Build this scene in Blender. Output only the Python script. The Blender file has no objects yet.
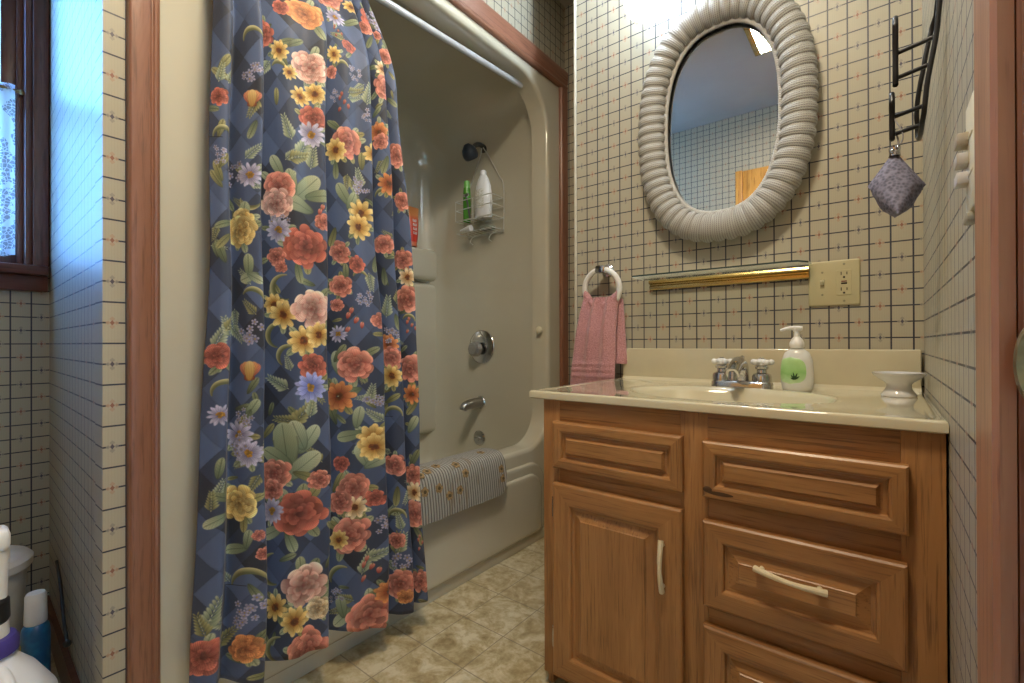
import bpy, bmesh, math, random
import numpy as np
from mathutils import Vector, Matrix

S = bpy.context.scene
C = S.collection
PI = math.pi
rnd = random.Random(7)

# ------------------------------------------------------------------ camera
cam_d = bpy.data.cameras.new('camera')
cam = bpy.data.objects.new('camera', cam_d)
C.objects.link(cam)
cam_d.sensor_fit = 'HORIZONTAL'
cam_d.sensor_width = 36.0
cam_d.lens = 467.87 * 36.0 / 1024.0
cam_d.clip_start = 0.02
FWD = Vector((-0.62137502, 0.78350755, 0.003))
RGT = Vector((0.78350196, 0.62138208, -0.003))
UPV = Vector((0.00421465, -0.00048639, 0.99999))
rot = Matrix((RGT, UPV, -FWD)).transposed().to_4x4()
cam.matrix_world = Matrix.Translation((0, 0, 0.85)) @ rot
S.camera = cam

# ------------------------------------------------------------------ colour management, world
S.view_settings.view_transform = 'Standard'
S.view_settings.look = 'None'
S.view_settings.gamma = 1.0
S.view_settings.use_curve_mapping = False
S.view_settings.exposure = -0.12
S.cycles.use_denoising = True
S.cycles.max_bounces = 10
S.cycles.diffuse_bounces = 6
S.cycles.caustics_reflective = False
S.cycles.caustics_refractive = False
S.cycles.sample_clamp_indirect = 6.0

wd = bpy.data.worlds.new('daylight')
S.world = wd
wd.use_nodes = True
_n = wd.node_tree.nodes; _l = wd.node_tree.links
_n.clear()
_out = _n.new('ShaderNodeOutputWorld'); _bg = _n.new('ShaderNodeBackground')
_tc = _n.new('ShaderNodeTexCoord'); _sp = _n.new('ShaderNodeSeparateXYZ'); _cr = _n.new('ShaderNodeValToRGB')
_l.new(_tc.outputs['Generated'], _sp.inputs[0]); _l.new(_sp.outputs['Z'], _cr.inputs['Fac'])
_cr.color_ramp.elements[0].position = 0.0; _cr.color_ramp.elements[0].color = (0.13, 0.32, 0.55, 1)
_cr.color_ramp.elements[1].position = 0.45; _cr.color_ramp.elements[1].color = (0.09, 0.26, 0.74, 1)
_l.new(_cr.outputs['Color'], _bg.inputs['Color'])
_bg.inputs['Strength'].default_value = WORLD_STRENGTH = 40.0
_l.new(_bg.outputs[0], _out.inputs[0])

# power of the room's lamps and the added hall fill (used by the lamps' builders below)
PENDANT_W, CEILING_W, HALL_FILL_W = 36.0, 27.0, 11.0

# ------------------------------------------------------------------ helpers
ORIGIN = {}

class M:
    """collects shapes of one mesh, in world coordinates"""
    def __init__(s):
        s.v = []; s.f = []; s.mi = []; s.uv = {}
    def add(s, vs, fs, mi=0):
        o = len(s.v)
        s.v.extend([tuple(p) for p in vs])
        for k, f in enumerate(fs):
            s.f.append(tuple(i + o for i in f))
            s.mi.append(mi[k] if isinstance(mi, (list, tuple)) else mi)
        return o
    def box(s, x0, x1, y0, y1, z0, z1, bev=0.0, mi=0, seg=2, mat=None):
        bm = bmesh.new()
        bmesh.ops.create_cube(bm, size=1.0)
        for v in bm.verts:
            v.co = Vector((x0 + (v.co.x + .5) * (x1 - x0), y0 + (v.co.y + .5) * (y1 - y0), z0 + (v.co.z + .5) * (z1 - z0)))
        if bev > 0:
            bmesh.ops.bevel(bm, geom=list(bm.edges), offset=bev, segments=seg, profile=0.5, affect='EDGES')
        bm.verts.index_update()
        vs = [v.co.copy() for v in bm.verts]
        if mat is not None: vs = [mat @ p for p in vs]
        s.add(vs, [[v.index for v in f.verts] for f in bm.faces], mi)
        bm.free(); return s
    def tube(s, pts, r, n=10, closed=False, mi=0, caps=True, flat=1.0):
        pts = [Vector(p) for p in pts]; k = len(pts)
        rs = r if isinstance(r, (list, tuple)) else [r] * k
        vs = []; fs = []
        up = None
        for i, p in enumerate(pts):
            a = pts[(i - 1) % k] if (closed or i > 0) else p
            b = pts[(i + 1) % k] if (closed or i < k - 1) else p
            t = (b - a).normalized()
            if up is None:
                up = Vector((0, 0, 1)) if abs(t.z) < .9 else Vector((0, 1, 0))
            u = (up - t * up.dot(t))
            if u.length < 1e-6: u = t.orthogonal()
            u.normalize(); up = u
            w = t.cross(u)
            for j in range(n):
                q = 2 * PI * j / n
                vs.append(p + u * (math.cos(q) * rs[i]) + w * (math.sin(q) * rs[i] * flat))
        m = k if closed else k - 1
        for i in range(m):
            for j in range(n):
                a = i * n + j; b = i * n + (j + 1) % n
                c = ((i + 1) % k) * n + (j + 1) % n; d = ((i + 1) % k) * n + j
                fs.append((a, b, c, d))
        if caps and not closed:
            fs.append(tuple(reversed(range(n)))); fs.append(tuple((k - 1) * n + j for j in range(n)))
        s.add(vs, fs, mi); return s
    def lathe(s, prof, n=32, at=(0, 0, 0), mat=None, mi=0, sx=1.0, sy=1.0):
        """profile of (radius, height), turned about z, then mat, then moved"""
        at = Vector(at); vs = []; fs = []
        for (r, z) in prof:
            for j in range(n):
                q = 2 * PI * j / n
                p = Vector((r * math.cos(q) * sx, r * math.sin(q) * sy, z))
                if mat is not None: p = mat @ p
                vs.append(at + p)
        for i in range(len(prof) - 1):
            for j in range(n):
                fs.append((i * n + j, i * n + (j + 1) % n, (i + 1) * n + (j + 1) % n, (i + 1) * n + j))
        if prof[0][0] > 1e-6: fs.append(tuple(reversed(range(n))))
        if prof[-1][0] > 1e-6: fs.append(tuple((len(prof) - 1) * n + j for j in range(n)))
        s.add(vs, fs, mi); return s
    def loft(s, loops, closed=True, cap0=False, cap1=False, mi=0):
        n = len(loops[0]); vs = [p for lp in loops for p in lp]; fs = []
        m = n if closed else n - 1
        for i in range(len(loops) - 1):
            for j in range(m):
                fs.append((i * n + j, i * n + (j + 1) % n, (i + 1) * n + (j + 1) % n, (i + 1) * n + j))
        if cap0: fs.append(tuple(reversed(range(n))))
        if cap1: fs.append(tuple((len(loops) - 1) * n + j for j in range(n)))
        s.add(vs, fs, mi); return s
    def ball(s, c, r, n=16, mi=0, sx=1, sy=1, sz=1):
        k = max(6, n // 2)
        prof = [(max(1e-7, r * math.sin(PI * i / k)), -r * math.cos(PI * i / k) * sz) for i in range(k + 1)]
        return s.lathe(prof, n, c, mi=mi, sx=sx, sy=sy)

def obj(name, m, mats, parent=None, ang=35, origin=None, uv=None):
    me = bpy.data.meshes.new(name)
    if parent is not None: org = ORIGIN[parent]
    elif origin is not None: org = Vector(origin)
    else:
        a = np.array(m.v); lo = a.min(0); hi = a.max(0)
        org = Vector(((lo[0] + hi[0]) / 2, (lo[1] + hi[1]) / 2, lo[2]))
    me.from_pydata([tuple(Vector(p) - org) for p in m.v], [], m.f)
    mats = mats if isinstance(mats, (list, tuple)) else [mats]
    for x in mats: me.materials.append(x)
    me.polygons.foreach_set('material_index', m.mi)
    if uv is not None:
        lay = me.uv_layers.new(name='UVMap')
        for lp in me.loops:
            lay.data[lp.index].uv = uv(m.v[lp.vertex_index])
    bm = bmesh.new(); bm.from_mesh(me)
    bmesh.ops.remove_doubles(bm, verts=bm.verts, dist=1e-6)
    bmesh.ops.recalc_face_normals(bm, faces=bm.faces)
    bm.to_mesh(me); bm.free()
    if ang:
        me.polygons.foreach_set('use_smooth', [True] * len(me.polygons))
        me.set_sharp_from_angle(angle=math.radians(ang))
    me.update()
    o = bpy.data.objects.new(name, me); C.objects.link(o)
    if parent is not None:
        o.parent = parent
    else:
        o.location = org
    ORIGIN[o] = org
    return o

def thing(name, label, cat, loc, group=None):
    o = bpy.data.objects.new(name, None); C.objects.link(o)
    o.empty_display_size = 0.05
    o.location = loc; ORIGIN[o] = Vector(loc)
    o['label'] = label; o['category'] = cat
    if group: o['group'] = group
    return o

def tag(o, label, cat, group=None):
    o['label'] = label; o['category'] = cat
    if group: o['group'] = group
    return o

def struct(name, m, mats, parent=None, label=None, cat=None, ang=35, uv=None):
    o = obj(name, m, mats, parent, ang=ang, uv=uv)
    if parent is None:
        o['kind'] = 'structure'
        if label: o['label'] = label
        if cat: o['category'] = cat
    return o

def struct_root(name, loc, label, cat):
    o = thing(name, label, cat, loc); o['kind'] = 'structure'; return o

def rrect(cy, cz, hy, hz, r, n=10, e=4):
    """rounded rectangle loop of (a, b), counter-clockwise, constant point count"""
    out = []
    for (sx, sy, a0) in ((1, 1, 0), (-1, 1, PI / 2), (-1, -1, PI), (1, -1, 1.5 * PI)):
        for i in range(n + 1):
            q = a0 + PI / 2 * i / n
            out.append((cy + sx * (hy - r) + r * math.cos(q), cz + sy * (hz - r) + r * math.sin(q)))
    # extra points along each straight edge keep quads even
    res = []
    k = n + 1
    for c in range(4):
        res += out[c * k:(c + 1) * k]
        p = out[(c + 1) * k - 1]; q = out[((c + 1) * k) % (4 * k)]
        for i in range(1, e):
            t = i / e; res.append((p[0] + (q[0] - p[0]) * t, p[1] + (q[1] - p[1]) * t))
    return res

def smooth(pts, k=6, closed=False):
    """Catmull-Rom through points (any dimension)"""
    P = [np.array(p, float) for p in pts]; n = len(P); out = []
    m = n if closed else n - 1
    for i in range(m):
        p1, p2 = P[i], P[(i + 1) % n]
        p0 = P[(i - 1) % n] if (closed or i > 0) else 2 * p1 - p2
        p3 = P[(i + 2) % n] if (closed or i + 2 < n) else 2 * p2 - p1
        for j in range(k):
            t = j / k
            out.append(.5 * (2 * p1 + (p2 - p0) * t + (2 * p0 - 5 * p1 + 4 * p2 - p3) * t * t + (3 * p1 - p0 - 3 * p2 + p3) * t ** 3))
    if not closed: out.append(P[-1])
    return [tuple(p) for p in out]

# ------------------------------------------------------------------ materials
def new_mat(name):
    m = bpy.data.materials.new(name); m.use_nodes = True
    nt = m.node_tree; b = nt.nodes['Principled BSDF']
    return m, nt, b

def N(nt, typ, **kw):
    n = nt.nodes.new(typ)
    for k, v in kw.items(): setattr(n, k, v)
    return n

def math_node(nt, op, a, b=None, c=None):
    n = N(nt, 'ShaderNodeMath', operation=op)
    for i, x in enumerate((a, b, c)):
        if x is None: continue
        if isinstance(x, (int, float)): n.inputs[i].default_value = x
        else: nt.links.new(x, n.inputs[i])
    return n.outputs[0]

def mixc(nt, fac, a, b):
    n = N(nt, 'ShaderNodeMix', data_type='RGBA')
    for sock, x in ((n.inputs['Factor'], fac), (n.inputs[6], a), (n.inputs[7], b)):
        if isinstance(x, (int, float)): sock.default_value = x
        elif isinstance(x, tuple): sock.default_value = (*x, 1.0)
        else: nt.links.new(x, sock)
    return n.outputs[2]

def noise(nt, vec, scale, detail=3, rough=.55, dist=0.0):
    n = N(nt, 'ShaderNodeTexNoise'); n.inputs['Scale'].default_value = scale
    n.inputs['Detail'].default_value = detail; n.inputs['Roughness'].default_value = rough
    n.inputs['Distortion'].default_value = dist
    if vec is not None: nt.links.new(vec, n.inputs['Vector'])
    return n.outputs['Fac']

def position(nt, scale=(1, 1, 1), loc=(0, 0, 0)):
    t = N(nt, 'ShaderNodeTexCoord'); mp = N(nt, 'ShaderNodeMapping')
    mp.inputs['Scale'].default_value = scale; mp.inputs['Location'].default_value = loc
    nt.links.new(t.outputs['Object'], mp.inputs['Vector']); return mp.outputs[0]

def bump(nt, b, h, strength, dist=0.002):
    n = N(nt, 'ShaderNodeBump'); n.inputs['Strength'].default_value = strength; n.inputs['Distance'].default_value = dist
    nt.links.new(h, n.inputs['Height']); nt.links.new(n.outputs[0], b.inputs['Normal'])

def ramp(nt, fac, stops):
    r = N(nt, 'ShaderNodeValToRGB'); nt.links.new(fac, r.inputs[0])
    e = r.color_ramp.elements
    while len(e) < len(stops): e.new(0.5)
    for x, (p, c) in zip(e, stops): x.position = p; x.color = (*c, 1)
    return r.outputs[0]

def plain(name, col, rough=.5, metal=0.0, var=.06, scale=30, coat=0.0, bmp=0.0, spec=None, trans=0.0):
    m, nt, b = new_mat(name)
    v = position(nt)
    f = noise(nt, v, scale)
    dk = tuple(c * (1 - var) for c in col); lt = tuple(min(1, c * (1 + var)) for c in col)
    nt.links.new(ramp(nt, f, [(.3, dk), (.7, lt)]), b.inputs['Base Color'])
    b.inputs['Roughness'].default_value = rough; b.inputs['Metallic'].default_value = metal
    b.inputs['Coat Weight'].default_value = coat; b.inputs['Coat Roughness'].default_value = .08
    if trans: b.inputs['Transmission Weight'].default_value = trans
    if spec is not None: b.inputs['Specular IOR Level'].default_value = spec
    if bmp: bump(nt, b, noise(nt, v, scale * 6), bmp)
    return m

def wood(name, light, mid, dark, axis='z', rough=.4, fine=1.0, coat=.15):
    m, nt, b = new_mat(name)
    k = {'x': 0, 'y': 1, 'z': 2}[axis]
    def sc(al, ac): q = [ac] * 3; q[k] = al; return tuple(q)
    v1 = position(nt, sc(2.2, 26)); v2 = position(nt, sc(7, 240 * fine)); v3 = position(nt, sc(.9, 7))
    f1 = noise(nt, v1, 1.0, 4, .6, .6); f2 = noise(nt, v2, 1.0, 3, .7); f3 = noise(nt, v3, 1.0, 2, .5, 1.2)
    rings = math_node(nt, 'ABSOLUTE', math_node(nt, 'SINE', math_node(nt, 'MULTIPLY', f3, 60.0)))
    base = ramp(nt, f1, [(.25, dark), (.5, mid), (.75, light)])
    c2 = mixc(nt, math_node(nt, 'MULTIPLY', math_node(nt, 'POWER', rings, 3.0), .30), base, tuple(x * .82 for x in mid))
    pores = ramp(nt, f2, [(.33, (1, 1, 1)), (.47, (0, 0, 0))])
    c3 = mixc(nt, math_node(nt, 'MULTIPLY', pores, .75), c2, tuple(x * .6 for x in dark))
    nt.links.new(c3, b.inputs['Base Color'])
    b.inputs['Roughness'].default_value = rough; b.inputs['Coat Weight'].default_value = coat; b.inputs['Coat Roughness'].default_value = .25
    bump(nt, b, f2, .12, .001)
    return m

def wallpaper(name):
    """cream paper, dark grid, little flowers in alternate cells; UV counts cells"""
    m, nt, b = new_mat(name)
    uv = N(nt, 'ShaderNodeTexCoord').outputs['UV']
    sp = N(nt, 'ShaderNodeSeparateXYZ'); nt.links.new(uv, sp.inputs[0])
    u, v = sp.outputs[0], sp.outputs[1]
    fu = math_node(nt, 'FRACT', u)
    fv = math_node(nt, 'FRACT', math_node(nt, 'ADD', v, .5))          # lines at whole v -> .5
    iu = math_node(nt, 'FLOOR', u); iv = math_node(nt, 'FLOOR', math_node(nt, 'ADD', v, .5))
    du = math_node(nt, 'ABSOLUTE', math_node(nt, 'SUBTRACT', math_node(nt, 'FRACT', math_node(nt, 'ADD', u, .5)), .5))
    dv = math_node(nt, 'ABSOLUTE', math_node(nt, 'SUBTRACT', fv, .5))
    lu = math_node(nt, 'LESS_THAN', du, .040); lv = math_node(nt, 'LESS_THAN', dv, .040)
    # parity of the cell
    dif = math_node(nt, 'SUBTRACT', iu, iv)
    md = math_node(nt, 'FLOORED_MODULO', dif, 4.0)
    odd = math_node(nt, 'GREATER_THAN', math_node(nt, 'FLOORED_MODULO', dif, 2.0), .5)
    red = math_node(nt, 'COMPARE', md, 1.0, .25)
    cu = math_node(nt, 'ABSOLUTE', math_node(nt, 'SUBTRACT', fu, .5))
    # small lozenge flower, a gap in the line around it
    loz = math_node(nt, 'ADD', math_node(nt, 'DIVIDE', cu, .085), math_node(nt, 'DIVIDE', dv, .13))
    body = math_node(nt, 'MULTIPLY', math_node(nt, 'LESS_THAN', loz, 1.0), odd)
    q1 = math_node(nt, 'SUBTRACT', dv, .19)
    petal = math_node(nt, 'ADD', math_node(nt, 'DIVIDE', cu, .10), math_node(nt, 'DIVIDE', math_node(nt, 'ABSOLUTE', q1), .12))
    petm = math_node(nt, 'MULTIPLY', math_node(nt, 'LESS_THAN', petal, 1.0), odd)
    q2 = math_node(nt, 'SUBTRACT', cu, .15)
    side = math_node(nt, 'ADD', math_node(nt, 'DIVIDE', math_node(nt, 'ABSOLUTE', q2), .09), math_node(nt, 'DIVIDE', dv, .10))
    sidm = math_node(nt, 'MULTIPLY', math_node(nt, 'LESS_THAN', side, 1.0), odd)
    gap = math_node(nt, 'MULTIPLY', math_node(nt, 'LESS_THAN', cu, .13), odd)
    lv2 = math_node(nt, 'MULTIPLY', lv, math_node(nt, 'SUBTRACT', 1.0, gap))
    line = math_node(nt, 'MAXIMUM', lu, lv2)
    # fine pin stripes of the paper
    st = math_node(nt, 'SINE', math_node(nt, 'MULTIPLY', u, 2 * PI * 9))
    stf = math_node(nt, 'MULTIPLY', math_node(nt, 'GREATER_THAN', st, .55), .10)
    base = mixc(nt, stf, (.425, .395, .305), (.25, .238, .20))
    grn = noise(nt, position(nt), 9.0, 3)
    base = mixc(nt, math_node(nt, 'MULTIPLY', grn, .10), base, (.375, .34, .255))
    c = mixc(nt, line, base, (.030, .034, .055))
    dark_f = mixc(nt, red, (.085, .08, .11), (.27, .12, .085))
    pale_f = mixc(nt, red, (.27, .26, .23), (.42, .29, .205))
    c = mixc(nt, math_node(nt, 'MULTIPLY', petm, .75), c, pale_f)
    c = mixc(nt, math_node(nt, 'MULTIPLY', sidm, .8), c, pale_f)
    c = mixc(nt, body, c, dark_f)
    nt.links.new(c, b.inputs['Base Color'])
    b.inputs['Roughness'].default_value = .42
    return m

def vinyl(name):
    m, nt, b = new_mat(name)
    v = position(nt)
    sp = N(nt, 'ShaderNodeSeparateXYZ'); nt.links.new(v, sp.inputs[0])
    def cell(s, off, size):
        t = math_node(nt, 'DIVIDE', math_node(nt, 'SUBTRACT', s, off), size)
        d = math_node(nt, 'ABSOLUTE', math_node(nt, 'SUBTRACT', math_node(nt, 'FRACT', math_node(nt, 'ADD', t, .5)), .5))
        return d, math_node(nt, 'FLOOR', t)
    dx, ix = cell(sp.outputs[0], -.865, .158); dy, iy = cell(sp.outputs[1], 1.046, .168)
    line = math_node(nt, 'MAXIMUM', math_node(nt, 'LESS_THAN', dx, .010), math_node(nt, 'LESS_THAN', dy, .010))
    comb = N(nt, 'ShaderNodeCombineXYZ'); nt.links.new(ix, comb.inputs[0]); nt.links.new(iy, comb.inputs[1])
    wn = N(nt, 'ShaderNodeTexWhiteNoise', noise_dimensions='3D'); nt.links.new(comb.outputs[0], wn.inputs['Vector'])
    f1 = noise(nt, v, 14.0, 5, .65, .8); f2 = noise(nt, v, 55.0, 4, .6)
    mix = math_node(nt, 'ADD', math_node(nt, 'MULTIPLY', f1, .7), math_node(nt, 'MULTIPLY', f2, .3))
    base = ramp(nt, mix, [(.36, (.26, .195, .095)), (.48, (.44, .37, .22)), (.60, (.62, .565, .42))])
    base = mixc(nt, math_node(nt, 'MULTIPLY', wn.outputs['Value'], .22), base, (.40, .32, .20))
    c = mixc(nt, math_node(nt, 'MULTIPLY', line, .75), base, (.20, .165, .125))
    nt.links.new(c, b.inputs['Base Color'])
    b.inputs['Roughness'].default_value = .28
    bump(nt, b, f2, .06, .001)
    return m

def emit(name, col, s):
    m, nt, b = new_mat(name)
    b.inputs['Base Color'].default_value = (*col, 1); b.inputs['Emission Color'].default_value = (*col, 1)
    b.inputs['Emission Strength'].default_value = s; b.inputs['Roughness'].default_value = .4
    return m

def clear(name, tint=(1, 1, 1), gloss=.06, rough=.03, milky=0.0):
    """thin clear sheet: mostly see-through with a weak shine"""
    m, nt, b = new_mat(name)
    tr = N(nt, 'ShaderNodeBsdfTransparent'); tr.inputs[0].default_value = (*tint, 1)
    b.inputs['Base Color'].default_value = (*tint, 1); b.inputs['Roughness'].default_value = rough
    fr = N(nt, 'ShaderNodeFresnel'); fr.inputs['IOR'].default_value = 1.45
    f = math_node(nt, 'ADD', math_node(nt, 'MULTIPLY', fr.outputs[0], .6), gloss + milky)
    mx = N(nt, 'ShaderNodeMixShader'); nt.links.new(f, mx.inputs[0]); nt.links.new(tr.outputs[0], mx.inputs[1]); nt.links.new(b.outputs[0], mx.inputs[2])
    nt.links.new(mx.outputs[0], nt.nodes['Material Output'].inputs[0])
    return m

OAK = dict(light=(.46, .235, .088), mid=(.355, .17, .060), dark=(.225, .10, .034))
oak_v = wood('oak upright grain', axis='z', **OAK)
oak_h = wood('oak level grain', axis='x', **OAK)
oak_d = wood('oak along the side', axis='y', **OAK)
RED = dict(light=(.31, .145, .092), mid=(.265, .120, .075), dark=(.215, .093, .058))
red_v = wood('red stained trim upright', axis='z', rough=.35, fine=.6, **RED)
red_y = wood('red stained trim level', axis='y', rough=.35, fine=.6, **RED)
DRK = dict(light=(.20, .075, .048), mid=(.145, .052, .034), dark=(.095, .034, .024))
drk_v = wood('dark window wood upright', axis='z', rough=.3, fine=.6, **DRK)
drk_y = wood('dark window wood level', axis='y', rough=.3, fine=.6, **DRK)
pine_v = wood('golden door wood', (.78, .42, .11), (.66, .33, .075), (.50, .23, .05), 'z', .35, .5)
paper = wallpaper('grid wallpaper')
floor_m = vinyl('beige vinyl tile')
ceil_m = plain('ceiling paint', (.44, .42, .39), .8, var=.05, scale=3)
hall_m = plain('hall paint', (.72, .64, .50), .7)
shell = plain('almond fibreglass', (.56, .53, .43), .14, var=.02, scale=4, coat=.5)
marble = plain('almond cultured marble', (.58, .53, .38), .10, var=.04, scale=12, coat=1.0)
chrome = plain('chrome', (.62, .62, .64), .12, 1.0, .03)
dull_chrome = plain('dull chrome', (.42, .41, .40), .28, 1.0, .05)
brass = plain('brass', (.50, .37, .15), .22, 1.0, .06)
old_brass = plain('aged brass', (.24, .165, .07), .5, .6, .25, 60)
black_iron = plain('black iron', (.012, .012, .014), .35, 0.3, .1)
cream_pl = plain('cream plastic', (.72, .68, .52), .35, var=.02)
ivory_pl = plain('ivory plastic', (.50, .455, .28), .3, var=.02)
white_pl = plain('white plastic', (.80, .80, .80), .35, var=.02)
dark_slot = plain('dark slot', (.03, .025, .02), .6)
porcelain = plain('white porcelain', (.66, .66, .68), .16, var=.02, coat=.5)

# ------------------------------------------------------------------ the room shell
CELL, ROW = 0.0431, 0.04
YB, XR, XC, YREC, XT, HC = 1.511, 0.0776, -0.893, 1.88, -1.17, 2.43
def uv_back(p): return ((p[0] + .8459) / CELL, (p[2] - .8606) / ROW)
def uv_right(p): return (21.43 + (YB - p[1]) / CELL, (p[2] - .8606) / ROW)
def uv_tub(p): return ((p[1] - .2075) / CELL + 10, (p[2] - .8913) / ROW + 1)
def uv_nook(p): return ((XT - p[0]) / CELL + .35, (p[2] - .8913) / ROW + 1)
def uv_win(p): return ((p[1] + .012) / CELL, (p[2] - .8913) / ROW + 1)
def uv_opp(p): return ((p[0] + .2) / CELL, (p[2] - .87) / ROW)

def sbox(name, *boxes, mats, uv=None, label=None, cat=None, bev=0.0):
    m = M()
    for b in boxes: m.box(*b, bev)
    o = obj(name, m, mats, origin=(0, 0, 0), uv=uv); o['kind'] = 'structure'
    if label: o['label'] = label; o['category'] = cat
    return o

sbox('floor', (-2.15, 1.5, -1.3, 2.1, -.06, 0), mats=floor_m, label='mottled beige tiled vinyl floor', cat='floor')
sbox('ceiling', (-2.15, 1.5, -1.3, 2.1, HC, HC + .06), mats=ceil_m, label='flat grey ceiling', cat='ceiling')
sbox('wall_back', (XC, .2, YB, YREC + .07, 0, HC), mats=paper, uv=uv_back, label='papered wall behind the vanity, with a cream and dark grid', cat='wall')
sbox('wall_recess', (XT - .06, XC, YREC, YREC + .07, 0, HC), mats=paper, uv=uv_back, label='narrow papered wall set back between tub and vanity wall', cat='wall')
sbox('wall_tub', (XT - .06, XT, .2145, YREC, 2.065, HC), (XT - .06, XT, .2145, .2530, 0, 2.065), mats=paper, uv=uv_tub,
     label='papered wall above and beside the bathtub opening', cat='wall')
m = M()
m.loft([[(XT - .02, .2152, z), (-2.0, .242, z), (-2.0, .31, z), (XT - .06, .31, z), (XT - .06, .245, z), (XT - .02, .245, z)] for z in (0, HC)], cap0=True, cap1=True)
struct('wall_nook', m, paper, uv=uv_nook, label='papered side wall of the window nook, lit blue by the window', cat='wall')
WY0, WY1, WZ0, WZ1 = -.42, .205, 1.083, 2.12
sbox('wall_window', (-2.12, -2.0, -.55, WY0, 0, HC), (-2.12, -2.0, WY1, .31, 0, HC), (-2.12, -2.0, WY0, WY1, 0, WZ0 - .012), (-2.12, -2.0, WY0, WY1, WZ1, HC),
     mats=paper, uv=uv_win, label='papered outside wall under and around the window', cat='wall')
sbox('wall_opposite', (-2.12, .2, -.65, -.55, 0, HC), mats=paper, uv=uv_opp, label='papered wall facing the vanity, seen in the oval mirror', cat='wall')
DY0, DY1, DZ = -.32, .505, 2.05
sbox('wall_right', (XR, .2, DY1 + .02, YB, 0, HC), (XR, .2, -.55, DY0 - .02, 0, HC), (XR, .2, DY0 - .02, DY1 + .02, DZ + .02, HC), mats=paper, uv=uv_right,
     label='papered wall at the right beside the entrance', cat='wall')
sbox('wall_hall', (1.4, 1.5, -1.3, 1.3, 0, HC), (.2, 1.4, -1.3, -1.2, 0, HC), (.2, 1.4, 1.2, 1.3, 0, HC), mats=hall_m, label='plain cream walls of the hall outside the bathroom door', cat='wall')
m = M(); m.tube([(XC - .001, YB - .001, 0.001), (XC - .001, YB - .001, HC - .001)], .006, 8)
o = struct('trim_1', m, plain('corner bead', (.52, .50, .42), .5), label='slim pale bead up the outer corner of the vanity wall', cat='trim')

# stained trim framing the tub opening
def mould(m, prof, place):
    """loft a moulding profile between the two ends given by place(d, h, end)"""
    m.loft([[place(d, h, e) for d, h in prof] for e in (0, 1)], closed=True, cap0=True, cap1=True)
def prof(w, t):
    q = [(0, 0), (0, .55), (.05, .8), (.12, .92), (.2, .86), (.24, .74), (.28, .74), (.34, .86), (.55, .96), (.78, 1), (.92, .94), (.98, .8), (1, .5), (1, 0)]
    return [(a * w, b * t) for a, b in q]
m = M(); mould(m, prof(.0525, .02), lambda d, h, e: (XT + h, .303 - d, (0, 2.03)[e]))
struct('trim_2', m, red_v, label='reddish brown wooden upright trim at the near end of the tub', cat='trim', ang=25)
m = M(); mould(m, prof(.052, .02), lambda d, h, e: (XT + h, 1.828 + d, (0, 2.03)[e]))
struct('trim_3', m, red_v, label='reddish brown wooden upright trim at the faucet end of the tub', cat='trim', ang=25)
m = M(); mould(m, prof(.088, .02), lambda d, h, e: (XT + h, (.2505, 1.88)[e], 2.03 + d))
struct('trim_4', m, red_y, label='reddish brown wooden head trim across the top of the tub opening', cat='trim', ang=25)
m = M(); m.box(XT - .002, XT + .007, .256, 1.876, 0, .046, .004)
struct('trim_5', m, shell, label='almond toe strip along the floor below the tub apron', cat='trim')

# baseboards
m = M(); m.loft([[(XT + .012, .2016 + .0, z), (-1.998, .229, z), (-1.998, .2415, z), (XT + .012, .214, z)] for z in (0, .085)], cap0=True, cap1=True)
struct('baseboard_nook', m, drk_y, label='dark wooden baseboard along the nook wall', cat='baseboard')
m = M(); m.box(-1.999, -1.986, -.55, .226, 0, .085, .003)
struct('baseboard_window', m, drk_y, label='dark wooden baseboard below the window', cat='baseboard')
m = M(); m.box(XC, -.70, YB - .012, YB, 0, .085, .003)
struct('baseboard_back', m, red_y, label='wooden baseboard behind the towel, beside the vanity', cat='baseboard')

# window
w = struct_root('window_1', (-2.0, -.1, WZ0), 'dark wooden sash window with a lace half curtain', 'window')
def bxs(name, mat, *boxes, parent, bev=.003, ang=35):
    m = M()
    for b in boxes: m.box(*b, bev)
    return obj(name, m, mat, parent, ang=ang)
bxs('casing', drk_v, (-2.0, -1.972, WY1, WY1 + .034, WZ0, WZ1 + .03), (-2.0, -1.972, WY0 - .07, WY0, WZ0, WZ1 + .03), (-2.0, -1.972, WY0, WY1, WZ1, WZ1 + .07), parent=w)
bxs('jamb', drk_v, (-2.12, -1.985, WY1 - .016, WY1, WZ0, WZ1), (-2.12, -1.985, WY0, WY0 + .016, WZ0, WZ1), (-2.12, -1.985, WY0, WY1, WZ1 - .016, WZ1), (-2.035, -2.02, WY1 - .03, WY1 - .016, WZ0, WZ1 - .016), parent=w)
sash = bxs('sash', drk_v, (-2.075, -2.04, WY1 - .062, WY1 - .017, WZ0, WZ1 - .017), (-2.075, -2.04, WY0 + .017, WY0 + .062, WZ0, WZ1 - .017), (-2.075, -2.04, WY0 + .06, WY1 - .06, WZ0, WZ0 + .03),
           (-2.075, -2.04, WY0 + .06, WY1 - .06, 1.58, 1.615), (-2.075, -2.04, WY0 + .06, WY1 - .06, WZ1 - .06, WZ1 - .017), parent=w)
glass_m = clear('window glass', (.93, .97, 1.0), .03)
for z0, z1 in ((WZ0 + .03, 1.58), (1.615, WZ1 - .06)):
    bxs('pane', glass_m, (-2.06, -2.056, WY0 + .06, WY1 - .06, z0, z1), parent=sash, bev=0)
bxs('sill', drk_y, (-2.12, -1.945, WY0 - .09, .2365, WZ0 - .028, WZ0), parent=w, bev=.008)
bxs('apron', drk_y, (-2.0, -1.975, WY0 - .07, .2365, WZ0 - .075, WZ0 - .028), parent=w)

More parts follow.
